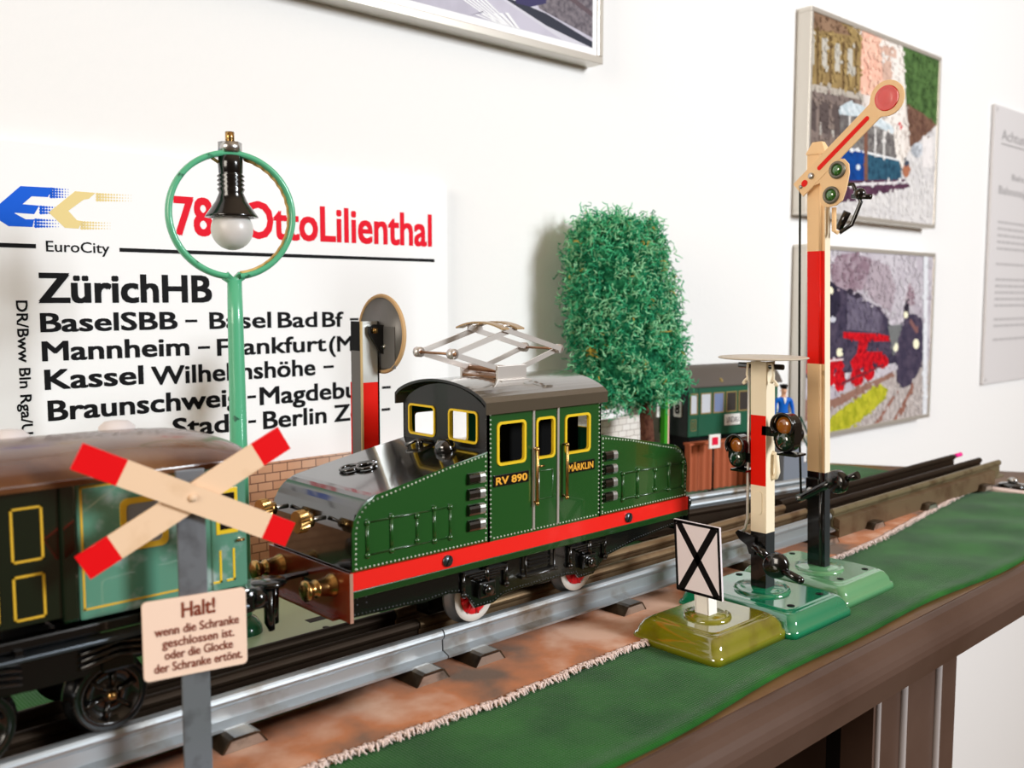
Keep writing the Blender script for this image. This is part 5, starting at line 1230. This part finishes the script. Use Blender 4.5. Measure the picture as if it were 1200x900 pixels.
def ell(cx, cy, rx, ry, n=18): return [(cx + rx * math.cos(2 * PI * i / n), cy + ry * math.sin(2 * PI * i / n)) for i in range(n)]
def R(u0, v0, u1, v1, s=0.0): return [(u0, v0), (u1, v0 + s * (u1 - u0)), (u1, v1 + s * (u1 - u0)), (u0, v1)]
# street scene with a blue tram
x0, x1, z0, z1 = 0.852, 1.143, 0.233, 0.430
t, pr = framed('picture_frame', x0, x1, z0, z1, 'upper right framed photograph of a blue and white tram in a town street')
lim = (x0 + .0045, x1 - .0045, z0 + .0045, z1 - .0045)
P = [(ink('sky', (232, 222, 214), (216, 204, 196), 30), [(930, -20), (1110, -20), (1110, 290), (930, 290)]),
     (ink('ochre', (166, 140, 92), (140, 116, 76), 50), [(930, -10), (1000, 20), (1012, 45), (1010, 112), (930, 95)]),
     (ink('eaves', (116, 88, 68), (150, 120, 96), 50), [(930, -10), (985, 18), (998, 42), (975, 38), (930, 25)]),
     (ink('stone', (138, 122, 114), (116, 102, 98), 60), [(930, 94), (1010, 112), (1010, 210), (930, 210)]),
     (ink('pink', (244, 200, 178), (236, 182, 160), 40), [(1010, 36), (1058, 56), (1058, 118), (1008, 110)]),
     (ink('render', (238, 230, 222)), [(1032, 46), (1060, 56), (1060, 195), (1040, 195)]),
     (ink('tree', (86, 118, 66), (58, 84, 46), 90), [(1058, 50), (1110, 70), (1110, 160), (1078, 165), (1062, 125)]),
     (ink('tree2', (124, 92, 76), (100, 70, 60), 90), [(1062, 122), (1080, 132), (1110, 150), (1110, 175), (1066, 172)])]
for k in range(4): P.append((ink('pane', (196, 190, 178)), R(948 + k * 15, 38 + k * 6, 954 + k * 15, 74 + k * 5, .3)))
for k in range(4): P.append((ink('pilaster', (112, 88, 58)), R(957 + k * 15, 30 + k * 6, 959 + k * 15, 104 + k * 4, .3)))
P.append((ink('ledge', (186, 176, 164)), [(930, 92), (1010, 110), (1010, 117), (930, 101)]))
for k in range(4):
    P.append((ink('shopdark', (92, 80, 78)), R(945 + k * 15, 116 + k * 3, 956 + k * 15, 152 + k * 3, .2))); P.append((ink('shoplight', (184, 178, 170)), R(945 + k * 15, 140 + k * 3, 947 + k * 15, 155 + k * 3, .2)))
P += [(ink('street', (222, 218, 216), (206, 202, 202), 60), [(930, 222), (1050, 222), (1064, 178), (1110, 150), (1110, 290), (930, 290)]),
      (ink('pinkdark', (214, 178, 160)), R(1031, 52, 1050, 62, .35)), (ink('pinkdark', (214, 178, 160)), R(1034, 70, 1044, 96, .2)),
      (ink('tramroof', (220, 228, 232), (190, 204, 210), 120), [(982, 126), (994, 119), (1010, 124), (1048, 150), (1047, 158), (1006, 137), (983, 134)]),
      (ink('tramwin', (98, 92, 92), (140, 136, 132), 160), [(983, 134), (1004, 137), (1047, 159), (1050, 190), (1010, 178), (985, 172)]),
      (ink('tramblue', (14, 74, 150), (12, 58, 128), 90), [(984, 172), (1014, 178), (1014, 213), (984, 212)]),
      (ink('tramteal', (52, 96, 118), (30, 62, 84), 140), [(1014, 178), (1054, 188), (1056, 212), (1014, 213)]),
      (ink('tramband', (236, 236, 236)), [(984, 170), (1054, 187), (1054, 189), (984, 173)]),
      (ink('doorpost', (128, 86, 70)), R(1012, 150, 1016, 212)),
      (ink('trampost', (226, 222, 218)), R(994, 136, 996, 172)), (ink('trampost', (226, 222, 218)), R(1024, 150, 1026, 184)), (ink('trampost', (226, 222, 218)), R(1034, 154, 1036, 186)),
      (ink('number', (214, 222, 230)), ell(1005, 196, 2.4, 3.4)),
      (ink('skirt', (74, 44, 66), (98, 64, 84), 80), [(980, 212), (1060, 210), (1066, 219), (1000, 236), (975, 238)]),
      (ink('tramline', (230, 226, 226)), [(976, 216), (1066, 212), (1066, 215), (976, 219)]),
      (ink('redsign', (216, 40, 50)), ell(1054, 148, 2.5, 4)), (ink('cars', (210, 214, 220), (120, 124, 132), 200), ell(1075, 176, 8, 9)), (ink('rider', (176, 112, 84)), ell(1061, 200, 4, 8)), (ink('riderd', (70, 76, 92)), ell(1062, 192, 3, 4)),
      (ink('wall2', (232, 226, 224)), R(1080, 160, 1092, 196, .1))]
art(pr, YFm + 0.0015, P, lim)
# steam locomotives
z0, z1 = 0.009, 0.2045; x0, x1 = 0.856, 1.148
t, pr = framed('picture_frame', x0, x1, z0, z1, 'lower right framed photograph of two steam locomotives, one with red wheels')
lim = (x0 + .0045, x1 - .0045, z0 + .0045, z1 - .0045)
DK = ink('engine', (62, 56, 76), (84, 74, 92), 90); RD = ink('enginered', (216, 22, 34), (150, 12, 28), 160); LT = ink('headlight', (252, 246, 214))
P = [(ink('haze', (204, 198, 204), (178, 168, 178), 22), [(930, 270), (1110, 270), (1110, 530), (930, 530)]),
     (ink('smokedark', (140, 116, 128), (172, 154, 164), 60), [(972, 312), (980, 300), (1000, 296), (1024, 304), (1022, 330), (1010, 340), (990, 345), (975, 330)]),
     (ink('smokemid', (178, 164, 172), (160, 146, 156), 50), [(1022, 304), (1042, 312), (1050, 340), (1044, 365), (1020, 350), (1012, 338)]),
     (ink('smokepuff', (160, 136, 146), (190, 176, 182), 80), [(1058, 352), (1066, 330), (1072, 345), (1068, 360)]),
     (ink('ballast', (196, 186, 182), (166, 154, 150), 140), [(930, 490), (1000, 455), (1045, 436), (1110, 420), (1110, 530), (930, 530)]),
     (DK, [(930, 335), (975, 333), (987, 338), (1010, 350), (1030, 360), (1042, 375), (1048, 395), (1050, 425), (1000, 436), (960, 440), (930, 445)]),
     (ink('boiler', (112, 104, 122), (90, 82, 102), 80), [(993, 346), (1025, 358), (1034, 372), (1030, 390), (992, 386)]),
     (ink('face', (48, 44, 62)), ell(968, 352, 17, 24)),
     (ink('dome', (52, 46, 60)), ell(996, 342, 4, 4)), (ink('dome', (52, 46, 60)), ell(1005, 347, 4, 4)),
     (RD, [(988, 389), (1030, 391), (1045, 395), (1044, 400), (1018, 400), (1014, 412), (1034, 412), (1034, 424), (1012, 430), (1000, 436), (996, 424), (1004, 414), (1006, 400), (988, 396)]),
     (RD, ell(984, 446, 7, 14)), (RD, ell(1004, 443, 8, 11)), (RD, ell(1018, 436, 7, 10)), (RD, ell(1034, 424, 7, 8)), (RD, [(930, 424), (986, 420), (988, 432), (930, 440)]), (RD, R(966, 422, 977, 452)),
     (ink('rods', (120, 40, 50)), [(985, 448), (1035, 426), (1035, 429), (985, 452)]),
     (LT, ell(973, 341, 3, 5)), (LT, ell(983, 413, 3, 5)), (ink('platew', (206, 206, 216)), R(971, 372, 979, 376)), (ink('beamw', (222, 206, 210)), [(962, 423), (988, 420), (988, 422), (962, 425)]),
     (ink('track', (150, 112, 98)), [(930, 470), (975, 468), (1046, 436), (1048, 440), (985, 474), (940, 495)]),
     (ink('bush', (190, 186, 52), (156, 160, 36), 120), [(940, 530), (965, 498), (984, 480), (1010, 462), (1030, 450), (1040, 456), (1036, 468), (1012, 490), (992, 515), (975, 530)]),
     (ink('coachbits', (118, 120, 120)), [(1040, 382), (1056, 380), (1055, 410), (1046, 414)]),
     (DK, [(1052, 396), (1058, 374), (1064, 368), (1072, 368), (1079, 372), (1084, 392), (1082, 418), (1076, 436), (1068, 450), (1058, 455), (1051, 448), (1049, 420)]),
     (ink('chimney', (48, 42, 54)), R(1059, 353, 1065, 370)), (ink('rust', (132, 92, 90)), [(1066, 372), (1076, 388), (1074, 392), (1065, 378)]),
     (LT, ell(1061, 369, 2.5, 4)), (LT, ell(1049, 407, 3, 5)), (LT, ell(1073, 403, 3.4, 6)),
     (ink('railb', (150, 104, 90)), [(1024, 502), (1050, 458), (1053, 458), (1029, 502)]), (ink('railb', (150, 104, 90)), [(1046, 500), (1068, 452), (1071, 452), (1051, 500)]),
     (ink('edgelight', (226, 228, 232)), [(1082, 298), (1087, 298), (1085, 500), (1080, 500)])]
art(pr, YFm + 0.0015, P, lim)
# platform edge picture at the top
x0, x1, z0, z1 = 0.130, 0.5545, 0.3265, 0.62
t, pr = framed('picture_frame', x0, x1, z0, z1, 'upper left framed photograph of a station platform edge, cut off by the photo', fw=0.0055)
lim = (x0 + .0105, x1 - .0105, z0 + .0105, z1 - .0105)
P = [(ink('paving', (196, 192, 206), (182, 178, 192), 40), [(340, -80), (720, -80), (720, 100), (340, 100)]),
     (ink('kerb', (206, 204, 214)), [(560, -40), (600, -10), (695, 62), (660, 60), (500, -60)]),
     (ink('edgeblack', (52, 54, 66)), [(585, -6), (612, 4), (640, 16), (698, 50), (698, 64), (640, 30)]),
     (ink('ballast2', (126, 118, 124), (84, 78, 86), 220), [(605, -60), (700, -60), (700, 46), (632, 10)]),
     (ink('raild', (96, 82, 88)), [(640, -20), (650, -20), (700, 16), (700, 22)]), (ink('shadow2', (62, 58, 96)), [(600, -20), (640, -20), (640, 4), (622, 8), (605, 4)])]
for k in range(6): P.append((ink('tactile', (240, 240, 242)), [(520 + k * 6, -16), (523 + k * 6, -16), (583 + k * 4, 30 + k * 2), (580 + k * 4, 30 + k * 2)]))
for k in range(6): P.append((ink('tactile', (240, 240, 242)), [(556 + k * 7, 17 - k * .4), (560 + k * 7, 17 - k * .4), (584 + k * 5, 34 + k * 1.6), (580 + k * 5, 34 + k * 1.6)]))
P.append((ink('tactseam', (120, 118, 128)), [(549, 20), (566, 13), (566, 14.2), (549, 21.2)]))
art(pr, YFm + 0.0015, P, lim, False)
# text panel
pq = thing('notice_panel', (1.45, YW - 0.002, 0.03), 'pale printed notice panel on the wall at the right edge', 'notice')
b = MB(); b.box(1.336, 1.560, YW - 0.0050, YW - 0.0015, 0.036, 0.4050, PLAQ); pb_ = b.build('panel', pq)
for xx, zz in ((1.3425, 0.399), (1.3425, 0.042), (1.5535, 0.399), (1.5535, 0.042)):
    b = MB(); b.cyl((xx, YW - 0.0052, zz), (xx, YW - 0.0015, zz), 0.002, STEEL, 10); b.build('screw', pq)
b = MB(); yq = YW - 0.0051
b.text('Achtung', (1.362, yq, 0.362), UX, UZ, 0.098, 0.0135, PLTX, 0.0); b.box(1.362, 1.475, yq - .0001, yq, 0.3560, 0.3575, PLTX)
b.text('Bahn', (1.404, yq, 0.312), UX, UZ, 0.05, 0.008, PLTX, 0.0); b.text('Bahnsteig', (1.360, yq, 0.291), UX, UZ, 0.10, 0.0105, PLTX, 0.0)
rl = random.Random(4)
LNE = mat('plaque_lines', (184, 180, 180), .6)
for blk, n in ((0.258, 5), (0.226, 3), (0.196, 0)): pass
zz = 0.252
for n, gap in ((5, .012), (1, .012), (5, .010), (2, .010), (1, 0)):
    for k in range(n):
        xs = 1.362
        while xs < 1.53:
            w_ = rl.uniform(.006, .02); b.box(xs, min(xs + w_, 1.535), yq - .0001, yq, zz, zz + 0.0034, LNE); xs += w_ + .0025
        zz -= 0.0088
    zz -= gap
b.build('lettering', pb_)

for o in list(bpy.data.objects):
    if '_o' in o: del o['_o']
